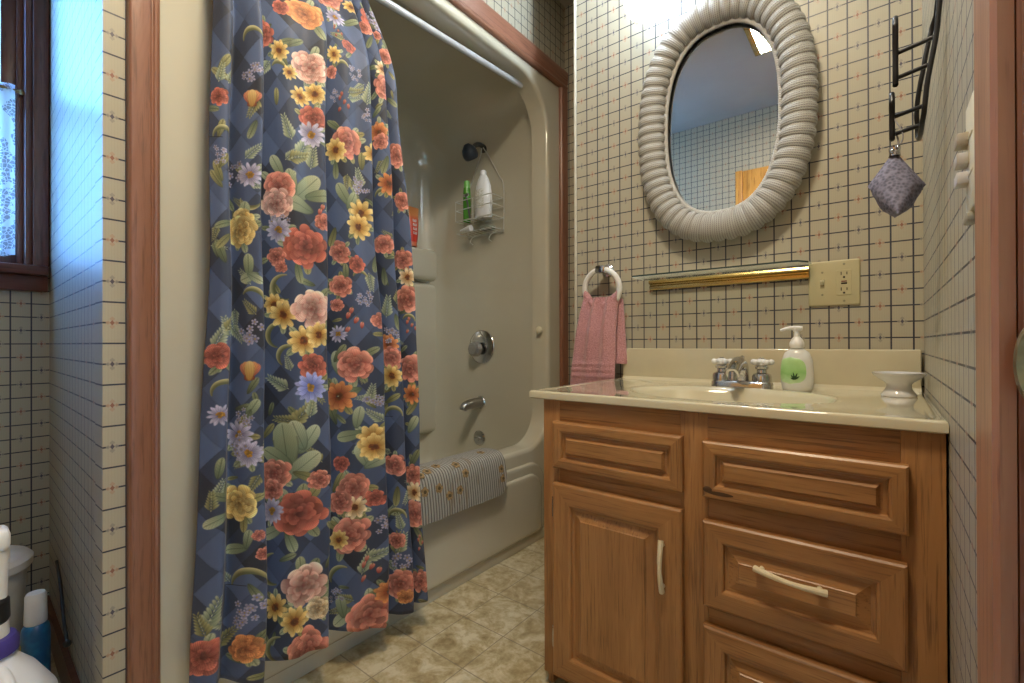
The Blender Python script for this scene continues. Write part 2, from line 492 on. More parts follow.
# lace half curtain and its rod
m = M(); m.tube([(-2.005, WY0 + .018, 1.60), (-2.005, WY1 - .018, 1.60)], .005, 10); m.ball((-2.005, WY1 - .02, 1.60), .008); m.ball((-2.005, WY0 + .02, 1.60), .008)
tag(obj('curtain_rod', m, old_brass), 'thin rod across the middle of the window', 'curtain rod')
lm, nt, b = new_mat('white lace')
v = position(nt); wv = N(nt, 'ShaderNodeTexVoronoi', feature='DISTANCE_TO_EDGE'); wv.inputs['Scale'].default_value = 95; nt.links.new(v, wv.inputs['Vector'])
mot = math_node(nt, 'GREATER_THAN', noise(nt, v, 22, 2), .53)
thr = math_node(nt, 'MAXIMUM', math_node(nt, 'LESS_THAN', wv.outputs[0], .07), mot)
tr = N(nt, 'ShaderNodeBsdfTransparent'); mx = N(nt, 'ShaderNodeMixShader'); tl = N(nt, 'ShaderNodeBsdfTranslucent'); m2 = N(nt, 'ShaderNodeMixShader'); m2.inputs[0].default_value = .5
tl.inputs[0].default_value = (.85, .88, .92, 1); b.inputs['Base Color'].default_value = (.85, .88, .92, 1)
nt.links.new(b.outputs[0], m2.inputs[1]); nt.links.new(tl.outputs[0], m2.inputs[2])
nt.links.new(math_node(nt, 'ADD', math_node(nt, 'MULTIPLY', thr, .5), .35), mx.inputs[0]); nt.links.new(tr.outputs[0], mx.inputs[1]); nt.links.new(m2.outputs[0], mx.inputs[2])
nt.links.new(mx.outputs[0], nt.nodes['Material Output'].inputs[0])
m = M(); nu = 80; rows = [1.612, 1.60, 1.585, 1.5, 1.4, 1.3, 1.2, 1.105]
m.loft([[(-2.005 + .008 * math.sin(i * .9) * (1 if z < 1.59 else .8) + (.006 if z != 1.6 else .0), WY0 + .03 + (WY1 - WY0 - .065) * i / nu, z + (.008 * abs(math.sin(i * .45)) if z < 1.15 else 0)) for i in range(nu + 1)] for z in rows], closed=False)
tag(obj('lace_curtain', m, lm, ang=60), 'sheer white lace half curtain hanging in the window', 'curtain')

# entrance: casing and jamb at the right edge of the view
d = struct_root('door_1', (XR, .1, 0), 'reddish brown wooden door frame of the entrance at the right edge', 'door frame')
worn = wood('worn casing wood', (.46, .215, .10), (.38, .17, .08), (.29, .12, .055), 'z', .45, .6)
m = M()
pf = [(0, 0), (0, .0095), (.003, .0115), (.02, .012), (.05, .0112), (.078, .012), (.09, .0125), (.095, .009), (.095, 0)]
mould(m, pf, lambda a, h, e: (XR - h, DY1 + .095 - a, (0, DZ + .09)[e]))
mould(m, pf, lambda a, h, e: (XR - h, DY0 - .095 + a, (0, DZ + .09)[e]))
mould(m, pf, lambda a, h, e: (XR - h, (DY0, DY1)[e], DZ + .09 - a))
obj('casing', m, worn, d, ang=25)
m = M()
m.box(XR + .0005, .21, DY1, DY1 + .0195, 0, DZ + .02, .002); m.box(XR + .0005, .21, DY0 - .0195, DY0, 0, DZ + .02, .002); m.box(XR + .0005, .21, DY0, DY1, DZ, DZ + .0195, .002)
m.box(XR + .0035, XR + .05, DY1 - .011, DY1 + .001, 0, DZ, .003); m.box(XR + .0035, XR + .05, DY0 - .001, DY0 + .011, 0, DZ, .003); m.box(XR + .0035, XR + .05, DY0, DY1, DZ - .011, DZ, .003)
jm = obj('jamb', m, red_v, d)
m = M()
lp = [(XR + .011 + .0145 * (abs(math.cos(q)) ** .8) * math.copysign(1, math.cos(q)), .834 + .031 * math.sin(q)) for q in [2 * PI * i / 32 for i in range(32)]]
def shrink(l, k, y): return [(XR + .011 + (x - XR - .011) * k, y, .834 + (z - .834) * k) for x, z in l]
yj = DY1 - .011
m.loft([shrink(lp, 1, yj), shrink(lp, 1, yj - .003), shrink(lp, .93, yj - .0045), shrink(lp, .6, yj - .003), shrink(lp, .5, yj - .0005)], cap1=True)
obj('strike_plate', m, old_brass, jm)['label'] = 'aged brass strike plate'

# golden closet door in the wall opposite (seen in the mirror)
d2 = struct_root('door_2', (-.42, -.55, 0), 'golden pine door in the wall opposite the mirror', 'door')
m = M(); m.box(-.755, -.09, -.562, -.535, .01, 2.03, .003)
dp = obj('door_leaf', m, pine_v, d2)
bxs('casing', pine_v, (-.80, -.757, -.552, -.530, 0, 2.035), (-.088, -.045, -.552, -.530, 0, 2.035), parent=d2)
m = M(); m.lathe([(.0001, .0), (.024, 0), (.024, .004), (.010, .006), (.010, .03), (.024, .036), (.027, .05), (.018, .06), (.0001, .062)], 20, (-.15, -.535, .95), Matrix.Rotation(-PI / 2, 3, 'X'))
obj('door_knob', m, brass, dp)

# ------------------------------------------------------------------ one-piece tub and shower
def rr4(y0, y1, z0, z1, rt, rb, n=10, e=5):
    out = []
    for (cy, cz, r, a0) in ((y1 - rt, z1 - rt, rt, 0), (y0 + rt, z1 - rt, rt, PI / 2), (y0 + rb, z0 + rb, rb, PI), (y1 - rb, z0 + rb, rb, 1.5 * PI)):
        out.append([(cy + r * math.cos(a0 + PI / 2 * i / n), cz + r * math.sin(a0 + PI / 2 * i / n)) for i in range(n + 1)])
    res = []
    for c in range(4):
        res += out[c]
        p = out[c][-1]; q = out[(c + 1) % 4][0]
        for i in range(1, e): res.append((p[0] + (q[0] - p[0]) * i / e, p[1] + (q[1] - p[1]) * i / e))
    return res
def atx(l, x): return [(x, y, z) for y, z in l]
HY0, HY1, HZ0, HZ1 = .47, 1.735, .405, 1.99
def hole(g): return rr4(HY0 - g, HY1 + g, HZ0 - g, HZ1 + g, .20 + g, .15 + g)
def pocket(g): return rr4(.375 + g, 1.79 - g, .10 + g, 2.035 - g, max(.25 - g, .06), max(.16 - g, .05))
tub = thing('bathtub_shower_unit', 'almond one-piece bathtub and shower surround with an arched opening', 'bathtub', (-1.6, 1.07, 0))
m = M()
m.loft([atx(rr4(.2540, 1.879, .0, 2.06, .004, .004), XT), atx(hole(.018), XT), atx(hole(.014), XT - .0006), atx(hole(.006), XT - .004), atx(hole(.001), XT - .010), atx(hole(0), XT - .017),
        atx(hole(0), XT - .082), atx(hole(.001), XT - .089), atx(hole(.008), XT - .0915), atx(pocket(.03), XT - .092), atx(pocket(.008), XT - .096), atx(pocket(0), XT - .115), atx(pocket(0), -1.60), atx(pocket(.004), -1.84),
        atx(pocket(.014), -1.89), atx(pocket(.034), -1.935), atx(pocket(.066), -1.968), atx(pocket(.11), -1.99), atx(pocket(.16), -1.996)], cap1=True)
obj('surround', m, shell, tub, ang=40)
m = M(); m.box(-1.997, -1.925, .42, 1.797, 1.19, 1.362, .028, seg=4); m.box(-1.997, -1.932, .42, 1.797, .36, 1.175, .028, seg=4)
obj('soap_ledge', m, shell, tub, ang=50)
m = M()
def slab(y0, y1, z0, z1, rt, x0, x1, b):
    k = []
    for g, x in ((0, x0), (0, x1 - b), (b * .3, x1 - b * .3), (b, x1), (b * 2, x1)):
        k.append(atx(rr4(y0 + g, y1 - g, z0 + g, z1 - g, rt - g, .02), x))
    m.loft(k, cap1=True)
slab(.45, 1.69, .044, .345, .10, XT - .001, XT + .010, .009)
slab(.48, 1.66, .046, .302, .085, XT + .008, XT + .019, .010)
obj('apron', m, shell, tub, ang=50)

# chrome fittings on the far end wall (y = 1.79)
RX = Matrix.Rotation(PI / 2, 3, 'X')          # z axis -> -y
YE = 1.79
v = thing('shower_valve', 'round chrome valve with a clear knob on the shower end wall', 'faucet', (-1.617, YE, .83))
m = M(); m.lathe([(.0001, -.004), (.086, -.004), (.086, .004), (.080, .010), (.055, .015), (.05, .017), (.0001, .017)], 40, (-1.617, YE, .83), RX)
obj('escutcheon', m, chrome, v)
m = M(); m.lathe([(.018, .014), (.018, .03), (.036, .034), (.040, .045), (.037, .066), (.026, .074), (.0001, .075)], 10, (-1.617, YE, .82), RX)
obj('knob', m, plain('clear acrylic', (.45, .45, .45), .1, .4, .15, 200, trans=.3), v, ang=20)['label'] = 'clear faceted knob'
s = thing('tub_spout', 'chrome tub spout between the valve and the overflow plate', 'spout', (-1.625, YE, .54))
m = M(); m.lathe([(.0001, -.004), (.031, -.004), (.033, .003), (.028, .008), (.0001, .009)], 24, (-1.625, YE, .545), RX); obj('flange', m, chrome, s)
m = M(); m.tube(smooth([(-1.625, YE - .004, .545), (-1.625, YE - .05, .546), (-1.625, YE - .10, .541), (-1.625, YE - .125, .532), (-1.625, YE - .133, .518)], 4), [.026, .026, .026, .026, .026, .0255, .025, .0245, .024, .0235, .023, .022, .021, .020, .019, .018, .017], 16, flat=1.0)
obj('spout_body', m, dull_chrome, s)
m = M(); m.lathe([(.0001, -.004), (.039, -.004), (.039, .004), (.033, .009), (.012, .010), (.010, .013), (.0001, .013)], 28, (-1.635, YE, .36), RX)
for q in (-1, 1): m.ball((-1.635 + q * .02, YE - .009, .36), .005, 8)
tag(obj('overflow_plate', m, chrome), 'small round chrome overflow plate low on the tub end wall', 'overflow plate')
sh = thing('shower_rose', 'small dark ball shower head on a short arm', 'shower head', (-1.595, YE, 1.80))
m = M(); m.tube(smooth([(-1.595, YE + .004, 1.852), (-1.595, YE - .04, 1.853), (-1.598, YE - .065, 1.842), (-1.602, YE - .080, 1.822)], 5), .012, 12)
m.lathe([(.0001, -.004), (.034, -.004), (.028, .005), (.012, .012), (.0001, .012)], 24, (-1.595, YE, 1.852), RX)
obj('arm', m, plain('tarnished chrome', (.10, .10, .10), .3, .8), sh)
m = M(); tilt = Matrix.Rotation(math.radians(35), 3, 'X')
m.lathe([(.0001, .046), (.012, .044), (.020, .036), (.033, .022), (.039, .004), (.039, -.012), (.034, -.027), (.026, -.033), (.0001, -.034)], 28, (-1.606, YE - .098, 1.795), tilt)
obj('head', m, plain('navy plastic', (.025, .035, .055), .35), sh)

# wire caddy hanging from the arm
wire = plain('coated wire', (.62, .62, .58), .35, .3)
cd = thing('shower_caddy', 'white wire shower caddy hanging from the shower arm', 'caddy', (-1.545, 1.74, 1.37))
CX0, CX1, CY0, CY1 = -1.700, -1.462, 1.685, 1.778
m = M()
m.tube(smooth([(-1.60, 1.773, 1.842), (-1.595, 1.772, 1.868), (-1.588, 1.773, 1.842), (-1.56, 1.777, 1.80), (-1.49, 1.78, 1.68), (CX1, 1.78, 1.62), (CX1, 1.78, 1.40)], 5), .0028, 8)
m.tube(smooth([(-1.60, 1.773, 1.842), (-1.615, 1.777, 1.80), (-1.68, 1.78, 1.68), (CX0, 1.78, 1.62), (CX0, 1.78, 1.40)], 5), .0028, 8)
m.tube([(CX0, 1.78, 1.40), (CX1, 1.78, 1.40)], .0028, 8)
obj('hanger', m, wire, cd)
m = M()
def ring(z, y0=CY0, y1=CY1, x0=CX0, x1=CX1): m.tube([(x0, y0, z), (x1, y0, z), (x1, y1, z), (x0, y1, z)], .0024, 6, closed=True)
for z in (1.465, 1.52, 1.565): ring(z)
for i in range(9):
    x = CX0 + (CX1 - CX0) * i / 8; m.tube([(x, CY0, 1.465), (x, CY1, 1.465)], .0018, 6)
for x in (CX0, -1.58, CX1):
    m.tube([(x, CY0, 1.465), (x, CY0, 1.565)], .0018, 6)
obj('bottle_basket', m, wire, cd)
m = M(); z = 1.405
ring(z, CY0 + .01)
for i in range(9):
    x = CX0 + (CX1 - CX0) * i / 8; m.tube([(x, CY0 + .01, z), (x, CY1, z)], .0018, 6)
obj('soap_tray', m, wire, cd)
for x in (-1.635, -1.51):
    m = M(); m.tube(smooth([(x, 1.776, z), (x, 1.74, z - .02), (x, 1.725, z - .045), (x, 1.745, z - .055)], 4), .002, 6)
    obj('hook', m, wire, cd)

z0 = 1.4675
bt = thing('shampoo_bottle', 'tall white shampoo bottle in the wire caddy', 'bottle', (-1.553, 1.732, z0))
m = M(); m.lathe([(.0001, .0), (.044, 0), (.049, .006), (.053, .06), (.052, .11), (.044, .16), (.031, .195), (.020, .215), (.0001, .216)], 28, (-1.553, 1.732, z0), sy=.62)
obj('bottle_body', m, white_pl, bt)
m = M(); m.lathe([(.016, .214), (.016, .232), (.013, .238), (.0001, .238)], 20, (-1.553, 1.732, z0)); obj('cap', m, white_pl, bt)
m = M()
lab = [(.0528, .045), (.0537, .06), (.0528, .11), (.0485, .14)]
m.loft([[(-1.553 + (r) * math.sin(a), 1.732 - (r) * .625 * math.cos(a), z0 + h) for a in [(-.55 + 1.1 * i / 12) for i in range(13)]] for r, h in lab], closed=False)
lbm, nt, b = new_mat('printed label')
f = noise(nt, position(nt, (60, 60, 130)), 1, 2); nt.links.new(ramp(nt, f, [(.44, (.78, .78, .74)), (.5, (.55, .52, .40)), (.6, (.80, .80, .78))]), b.inputs['Base Color'])
obj('label', m, lbm, bt)
bt = thing('green_bottle', 'slim bright green bottle in the wire caddy', 'bottle', (-1.668, 1.735, z0))
m = M(); m.lathe([(.0001, 0), (.017, 0), (.019, .005), (.0195, .10), (.019, .15), (.017, .175), (.0001, .176)], 24, (-1.668, 1.735, z0))
obj('bottle_body', m, plain('green plastic', (.085, .30, .035), .25), bt)
m = M(); m.lathe([(.0165, .174), (.0155, .208), (.012, .212), (.0001, .212)], 20, (-1.668, 1.735, z0)); obj('cap', m, plain('green cap', (.16, .45, .08), .3), bt)
rz = thing('razor', 'slim dark razor leaning between the two caddy bottles', 'razor', (-1.618, 1.695, z0))
m = M(); m.tube(smooth([(-1.610, 1.697, z0), (-1.618, 1.694, z0 + .05), (-1.632, 1.692, z0 + .12)], 4), .0045, 8); obj('handle', m, plain('razor grip', (.10, .09, .085), .4), rz)
m = M(); m.box(-1.653, -1.616, 1.688, 1.699, z0 + .118, z0 + .130, .003); obj('head', m, dull_chrome, rz)
tb = thing('tube', 'small white tube lying at the left of the caddy basket', 'tube', (-1.66, 1.70, 1.408))
m = M(); m.tube([(-1.693, 1.715, 1.424), (-1.63, 1.705, 1.424)], [.006, .014], 16, flat=1.0); obj('tube_body', m, white_pl, tb)
m = M(); m.lathe([(.0001, 0), (.0155, 0), (.0155, .02), (.0001, .02)], 18, (-1.63, 1.705, 1.424), Matrix.Rotation(PI / 2, 3, 'Y')); obj('cap', m, white_pl, tb)
sp = M(); sp.box(-1.57, -1.495, 1.715, 1.765, 1.4075, 1.432, .010, seg=3)
tag(obj('soap_bar', sp, plain('soap', (.20, .21, .16), .4)), 'dull green soap bar on the lower tray of the caddy', 'soap')

# tube of wash standing on the moulded ledge
ft = thing('wash_tube', 'orange and red wash tube standing on the ledge beside the curtain', 'tube', (-1.952, 1.617, 1.3625))
m = M()
def ell(cx, cy, a, b2, z, n=24): return [(cx + a * math.cos(2 * PI * i / n), cy + b2 * math.sin(2 * PI * i / n), z) for i in range(n)]
m.loft([ell(-1.952, 1.617, .019, .026, 1.386), ell(-1.952, 1.617, .020, .031, 1.43), ell(-1.952, 1.617, .014, .036, 1.50), ell(-1.952, 1.617, .003, .040, 1.565), ell(-1.952, 1.617, .002, .040, 1.572)], cap0=True, cap1=True)
om, nt, b = new_mat('orange tube print')
spx = N(nt, 'ShaderNodeSeparateXYZ'); nt.links.new(position(nt), spx.inputs[0])
nt.links.new(ramp(nt, math_node(nt, 'MULTIPLY', spx.outputs[2], 5.0), [(.30, (.62, .05, .03)), (.72, (.70, .12, .05)), (.84, (.75, .28, .09))]), b.inputs['Base Color']); b.inputs['Roughness'].default_value = .3
body = obj('tube_body', m, om, ft)
m = M(); m.loft([ell(-1.952, 1.617, .018, .024, 1.3625), ell(-1.952, 1.617, .018, .024, 1.384), ell(-1.952, 1.617, .016, .022, 1.387)], cap0=True, cap1=True); obj('cap', m, plain('orange cap', (.62, .16, .07), .35), ft)
m = M()      # white lettering blocks up the front of the tube
for zz in (1.425, 1.447, 1.469, 1.491):
    xq = -1.952 + .0195 - max(0, (zz - 1.44)) * .085
    for a, c2, e1, e2 in ((-.011, .011, 0, .0035), (-.011, -.0075, 0, .014), (-.002, .0015, 0, .012), (.0075, .011, 0, .014)):
        m.box(xq - .004, xq + .0012, 1.617 + a, 1.617 + c2, zz + e1, zz + e2)
obj('lettering', m, white_pl, body, ang=0)

# curtain hook button on the jamb of the opening
m = M(); m.lathe([(.0001, -.001), (.007, -.001), (.007, .010), (.015, .012), (.016, .018), (.011, .023), (.0001, .024)], 20, (-1.209, HY1, .908), RX)
tag(obj('hook_button', m, cream_pl), 'small cream button on the inner edge of the tub opening', 'hook')

# curtain rod
m = M(); m.tube([(-1.243, .482, 1.918), (-1.232, 1.622, 1.972)], .0125, 16)
rodm = obj('shower_rod', m, plain('white enamel rod', (.50, .52, .56), .2, 0, .02, coat=.4)); tag(rodm, 'white shower curtain rod under the arch of the tub opening', 'curtain rod')

# bath mat draped over the rim
mm, nt, b = new_mat('ribbed mat')
spx = N(nt, 'ShaderNodeSeparateXYZ'); nt.links.new(position(nt), spx.inputs[0])
wv = math_node(nt, 'SINE', math_node(nt, 'MULTIPLY', spx.outputs[1], 2 * PI / .0115))
cc = mixc(nt, math_node(nt, 'GREATER_THAN', wv, .35), (.40, .39, .365), (.15, .14, .13))
cc = mixc(nt, math_node(nt, 'MULTIPLY', math_node(nt, 'GREATER_THAN', noise(nt, position(nt, (8, 60, 8)), 1, 2), .64), .45), cc, (.22, .14, .07))
nt.links.new(cc, b.inputs['Base Color']); b.inputs['Roughness'].default_value = .9; bump(nt, b, wv, .5, .003)
mat = thing('bath_mat', 'grey ribbed bath mat with brown flowers draped over the tub rim', 'bath mat', (-1.17, 1.15, .26))
path = smooth([(-1.128, .280), (-1.130, .31), (-1.136, .36), (-1.144, .402), (-1.158, .424), (-1.19, .431), (-1.23, .430), (-1.262, .424), (-1.278, .40), (-1.282, .33), (-1.284, .27)], 5)
def mat_y(t): return t
loops = []
ys = [.948 + .436 * i / 60 for i in range(61)]
tot = len(path) - 1
for y in ys:
    r = .045; g = max(0, (y - (1.386 - r)) / r) if y > 1.392 - r else 0
    cut = (1 - math.sqrt(max(0, 1 - min(1, g) ** 2))) * .075
    outer = []; inner = []
    for i, (x, z) in enumerate(path):
        k = max(0, min(tot, i)); x2, z2 = path[k]
        a = path[max(0, k - 1)]; c = path[min(tot, k + 1)]
        t = Vector((c[0] - a[0], c[1] - a[1])).normalized(); nx, nz = t.y, -t.x
        if nx * (x2 + 1.2) + nz * (z2 - .3) < 0: nx, nz = -nx, -nz
        zz = z2
        if i < tot * .35: zz = z2 + cut * (1 - i / (tot * .35))
        outer.append((x2 + nx * .0055, y, zz + nz * .0055)); inner.append((x2 - nx * .0055, y, zz - nz * .0055))
    loops.append(outer + inner[::-1])
m = M(); m.loft(loops, cap0=True, cap1=True)
obj('mat_cloth', m, mm, mat, ang=50)
fl = plain('brown flower print', (.30, .20, .095), .8, 0, .4, 150); fl2 = plain('dark flower centre', (.10, .07, .03), .8)
px = [(.045, 1.015), (.35, 1.04), (.32, 1.075), (.30, 1.13), (.05, 1.27)]
def on_path(s):
    """point on the mat's outer face, s metres up from its lower edge"""
    acc = 0
    for i in range(tot):
        a, c = path[i], path[i + 1]; l = math.hypot(c[0] - a[0], c[1] - a[1])
        if acc + l >= s:
            f = (s - acc) / l; t = Vector((c[0] - a[0], c[1] - a[1])).normalized(); nx, nz = t.y, -t.x
            x, z = a[0] + (c[0] - a[0]) * f, a[1] + (c[1] - a[1]) * f
            if nx * (x + 1.2) + nz * (z - .3) < 0: nx, nz = -nx, -nz
            return x + nx * .0055, z + nz * .0055, nx, nz
        acc += l
    return path[-1][0], path[-1][1], 0, 1
for s, y in ((.098, 1.045), (.064, 1.087), (.070, 1.137), (.118, 1.172), (.152, 1.145), (.158, 1.02), (.175, 1.075), (.150, .985), (.10, .985), (.058, 1.365), (.094, 1.36), (.185, 1.31)):
    x, z, nx, nz = on_path(s)
    q = Vector((0, 0, 1)).rotation_difference(Vector((nx, 0, nz))).to_matrix()
    m = M()
    for k in range(5):
        a = k * 2 * PI / 5 + y * 40
        m.lathe([(.0076, -.001), (.0072, .0012), (.0001, .0018)], 10, Vector((x, y, z)) + q @ Vector((.0088 * math.cos(a), .0088 * math.sin(a), 0)), q)
    m.lathe([(.0062, 0), (.0058, .0026), (.0001, .003)], 10, (x, y, z), q, mi=1)
    obj('flower', m, [fl, fl2], mat)

# ------------------------------------------------------------------ vanity
VX0, VX1, VF, VT = -.665, .0745, .965, .711
van = thing('vanity_cabinet', 'oak vanity cabinet with one door and a stack of drawers', 'cabinet', (-.295, 1.23, 0))
for a in (VX0, VX1 - .016):
    m = M(); m.box(a, a + .016, VF + .016, YB - .001, 0.0, VT, .001); obj('side_panel', m, oak_v, van)
m = M(); m.box(VX0 + .017, VX1 - .017, VF + .02, YB - .002, .036, .05); m.box(VX0 + .017, VX1 - .017, YB - .012, YB - .002, .05, VT - .16); obj('carcass_inside', m, oak_h, van)
m = M(); m.box(VX0 + .017, VX1 - .017, VF + .06, VF + .075, 0, .036); obj('toe_kick', m, oak_h, van)
# face frame: uprights in one grain, rails in the other
m = M()
for a, b in ((VX0, VX0 + .047), (-.326, -.272), (.021, VX1)): m.box(a, b, VF, VF + .0175, .034, VT, .0012)
for a, b, z0, z1 in ((VX0 + .047, -.326, .655, VT), (VX0 + .047, -.326, .503, .552), (VX0 + .047, -.326, .034, .068),
                     (-.272, .021, .650, VT), (-.272, .021, .49, .555), (-.272, .021, .287, .347), (-.272, .021, .034, .075)):
    m.box(a, b, VF + .0006, VF + .017, z0, z1, .0008, mi=1)
obj('face_frame', m, [oak_v, oak_h], van)

def panel(name, x0, x1, z0, z1, frame, field_mi, parent, bv=.024):
    """overlay front with a mitred frame, a groove and a raised bevelled field"""
    y = VF - .0185
    steps = [(0, 0.0185), (0, .004), (.0035, .0008), (.008, 0), (frame - .006, 0), (frame - .002, .002), (frame, .0085), (frame + .006, .0095), (frame + .009, .0085), (frame + bv, .0025), (frame + bv + .0015, .0005), (frame + bv + .003, .0005)]
    m = M(); L = []
    for ins, dep in steps: L.append([(x0 + ins, y + dep, z0 + ins), (x1 - ins, y + dep, z0 + ins), (x1 - ins, y + dep, z1 - ins), (x0 + ins, y + dep, z1 - ins)])
    vs = [p for l in L for p in l]; fs = []; mi = []
    for i in range(len(L) - 1):
        for j in range(4):
            fs.append((i * 4 + j, i * 4 + (j + 1) % 4, (i + 1) * 4 + (j + 1) % 4, (i + 1) * 4 + j))
            mi.append((1 if j in (0, 2) else 0) if i < 7 else field_mi)
    k = (len(L) - 1) * 4; fs.append((k, k + 1, k + 2, k + 3)); mi.append(field_mi)
    fs.append((3, 2, 1, 0)); mi.append(0)
    m.add(vs, fs, mi)
    return obj(name, m, [oak_v, oak_h], parent, ang=12)
door = panel('door', -.629, -.319, .054, .512, .052, 0, van)
fd = panel('false_drawer_front', -.629, -.319, .548, .660, .026, 1, van, .013)
d1 = panel('drawer_front', -.2785, .0305, .548, .657, .026, 1, van, .013)
d2f = panel('drawer_front', -.2785, .0285, .336, .502, .040, 1, van)
d3 = panel('drawer_front', -.2785, .0285, .062, .298, .042, 1, van)
pull = plain('cream bar pull', (.70, .61, .42), .35, var=.08, scale=60)
YF = VF - .0185
def bar_pull(p0, p1, parent, n):
    p0 = Vector(p0); p1 = Vector(p1); m = M()
    pts = [p0.lerp(p1, t / 10) + Vector((0, -.008 - .011 * math.sin(PI * t / 10), 0)) for t in range(11)]
    m.tube([tuple(p) for p in pts], [.0042 + .0018 * abs(t - 5) / 5 for t in range(11)], 10)
    for p in (p0.lerp(p1, .1), p0.lerp(p1, .9)): m.tube([tuple(p + Vector((0, .002, 0))), tuple(p + Vector((0, -.011, 0)))], .0045, 10)
    obj('handle', m, pull, parent)['label'] = 'cream bar pull'
bar_pull((-.3575, YF, .445), (-.356, YF, .34), door, 0)
bar_pull((-.185, YF, .440), (-.075, YF, .430), d2f, 1)
for z in (.45, .135):
    m = M(); m.tube([(-.6305, VF - .010, z - .022), (-.6305, VF - .010, z + .022)], .0032, 10); m.box(-.640, -.630, VF - .002, VF + .0005, z - .022, z + .022, .0006)
    obj('hinge', m, chrome, door)
kn = M(); kn.lathe([(.0001, 0), (.0085, .0001), (.0075, .0006), (.0001, .0008)], 14, (-.268, YF - .0002, .565), RX, sx=1.0, sy=.7)
kn.lathe([(.0001, 0), (.024, .0001), (.0001, .0005)], 18, (-.245, YF - .0002, .560), RX, sx=1.0, sy=.16)
obj('knot', kn, plain('dark oak knot', (.07, .03, .012), .5), d1)['label'] = 'dark knot in the wood'

# countertop with moulded oval basin and backsplash
ZT, TX0, TX1, TY0, TY1 = .728, -.7005, .0765, .953, 1.510
top = thing('countertop', 'glossy almond countertop with a moulded oval sink and backsplash', 'countertop', (-.31, 1.23, .711))
BX, BY = -.300, 1.190
def sq(t, x0, x1, y0, y1):
    """point on a rectangle in direction t from the basin centre"""
    c, s = math.cos(t), math.sin(t); k = 1e9
    if c > 1e-9: k = min(k, (x1 - BX) / c)
    if c < -1e-9: k = min(k, (x0 - BX) / c)
    if s > 1e-9: k = min(k, (y1 - BY) / s)
    if s < -1e-9: k = min(k, (y0 - BY) / s)
    return BX + c * k, BY + s * k
TT = sorted([2 * PI * i / 120 for i in range(120)] + [math.atan2(y - BY, x - BX) % (2 * PI) for x in (TX0, TX1) for y in (TY0, TY1)])
def ov(a, b, z): return [(BX + a * math.cos(t), BY + b * math.sin(t), z) for t in TT]
def rc(g, z): return [(*sq(t, TX0 + g, TX1 - g, TY0 + g, TY1), z) for t in TT]
m = M()
m.loft([rc(.03, ZT - .0175), rc(.003, ZT - .0175), rc(0, ZT - .015), rc(0, ZT - .002), rc(.0012, ZT + .0012), rc(.004, ZT + .0025), rc(.010, ZT + .0025), rc(.016, ZT + .0005), rc(.02, ZT),
        ov(.252, .182, ZT), ov(.240, .172, ZT + .0012), ov(.228, .162, ZT), ov(.221, .155, ZT - .004), ov(.215, .149, ZT - .014), ov(.200, .136, ZT - .045), ov(.165, .110, ZT - .085), ov(.10, .07, ZT - .112), ov(.03, .028, ZT - .120), ov(.02, .02, ZT - .121)], cap1=True)
obj('top', m, marble, top, ang=45)
m = M(); m.box(TX0 + .004, TX1 - .004, YB - .0245, YB - .0005, ZT - .002, .831, .004, seg=3)
cv = [(TX0 + .004, YB - .024, ZT + .008)]
m.loft([[(x, YB - .0245 + .001, ZT + .011), (x, YB - .0245 - .003, ZT + .0045), (x, YB - .0245 - .010, ZT + .0008), (x, YB - .0245 - .012, ZT - .001), (x, YB - .0235, ZT - .001)] for x in (TX0 + .005, TX1 - .005)], cap0=True, cap1=True)
obj('backsplash', m, marble, top, ang=45)
m = M(); m.lathe([(.0001, .001), (.012, .0012), (.013, .003), (.021, .0025), (.022, 0), (.0001, -.002)], 24, (BX, BY, ZT - .1205)); obj('drain', m, chrome, top)

# faucet
FX, FY = -.307, 1.405
fa = thing('sink_faucet', 'chrome centre-set sink faucet with clear cross handles', 'faucet', (FX, FY, ZT))
m = M(); lo = lambda g, z: [(x, y, z) for x, y in rrect(FX, FY, .078 - g, .026 - g, .0255 - g, 8, 3)]
m.loft([lo(0, ZT), lo(0, ZT + .010), lo(.002, ZT + .014), lo(.007, ZT + .017)], cap0=True, cap1=True); obj('base', m, chrome, fa)
m = M()
sp_ = smooth([(0, .006, .012), (0, .004, .040), (0, -.008, .060), (0, -.035, .066), (0, -.070, .056), (0, -.098, .040)], 4)
rs = [.020 - .004 * (i / (len(sp_) - 1)) for i in range(len(sp_))]
m.tube([(FX + x, FY + y, ZT + z) for x, y, z in sp_], rs, 16); m.tube([(FX, FY - .094, ZT + .044), (FX, FY - .097, ZT + .024)], .0105, 14)
m.lathe([(.006, .055), (.006, .078), (.0075, .082), (.0001, .086)], 12, (FX, FY + .012, ZT)); obj('spout', m, chrome, fa)
acr = plain('clear acrylic handle', (.88, .89, .91), .08, 0, .03, trans=.1)
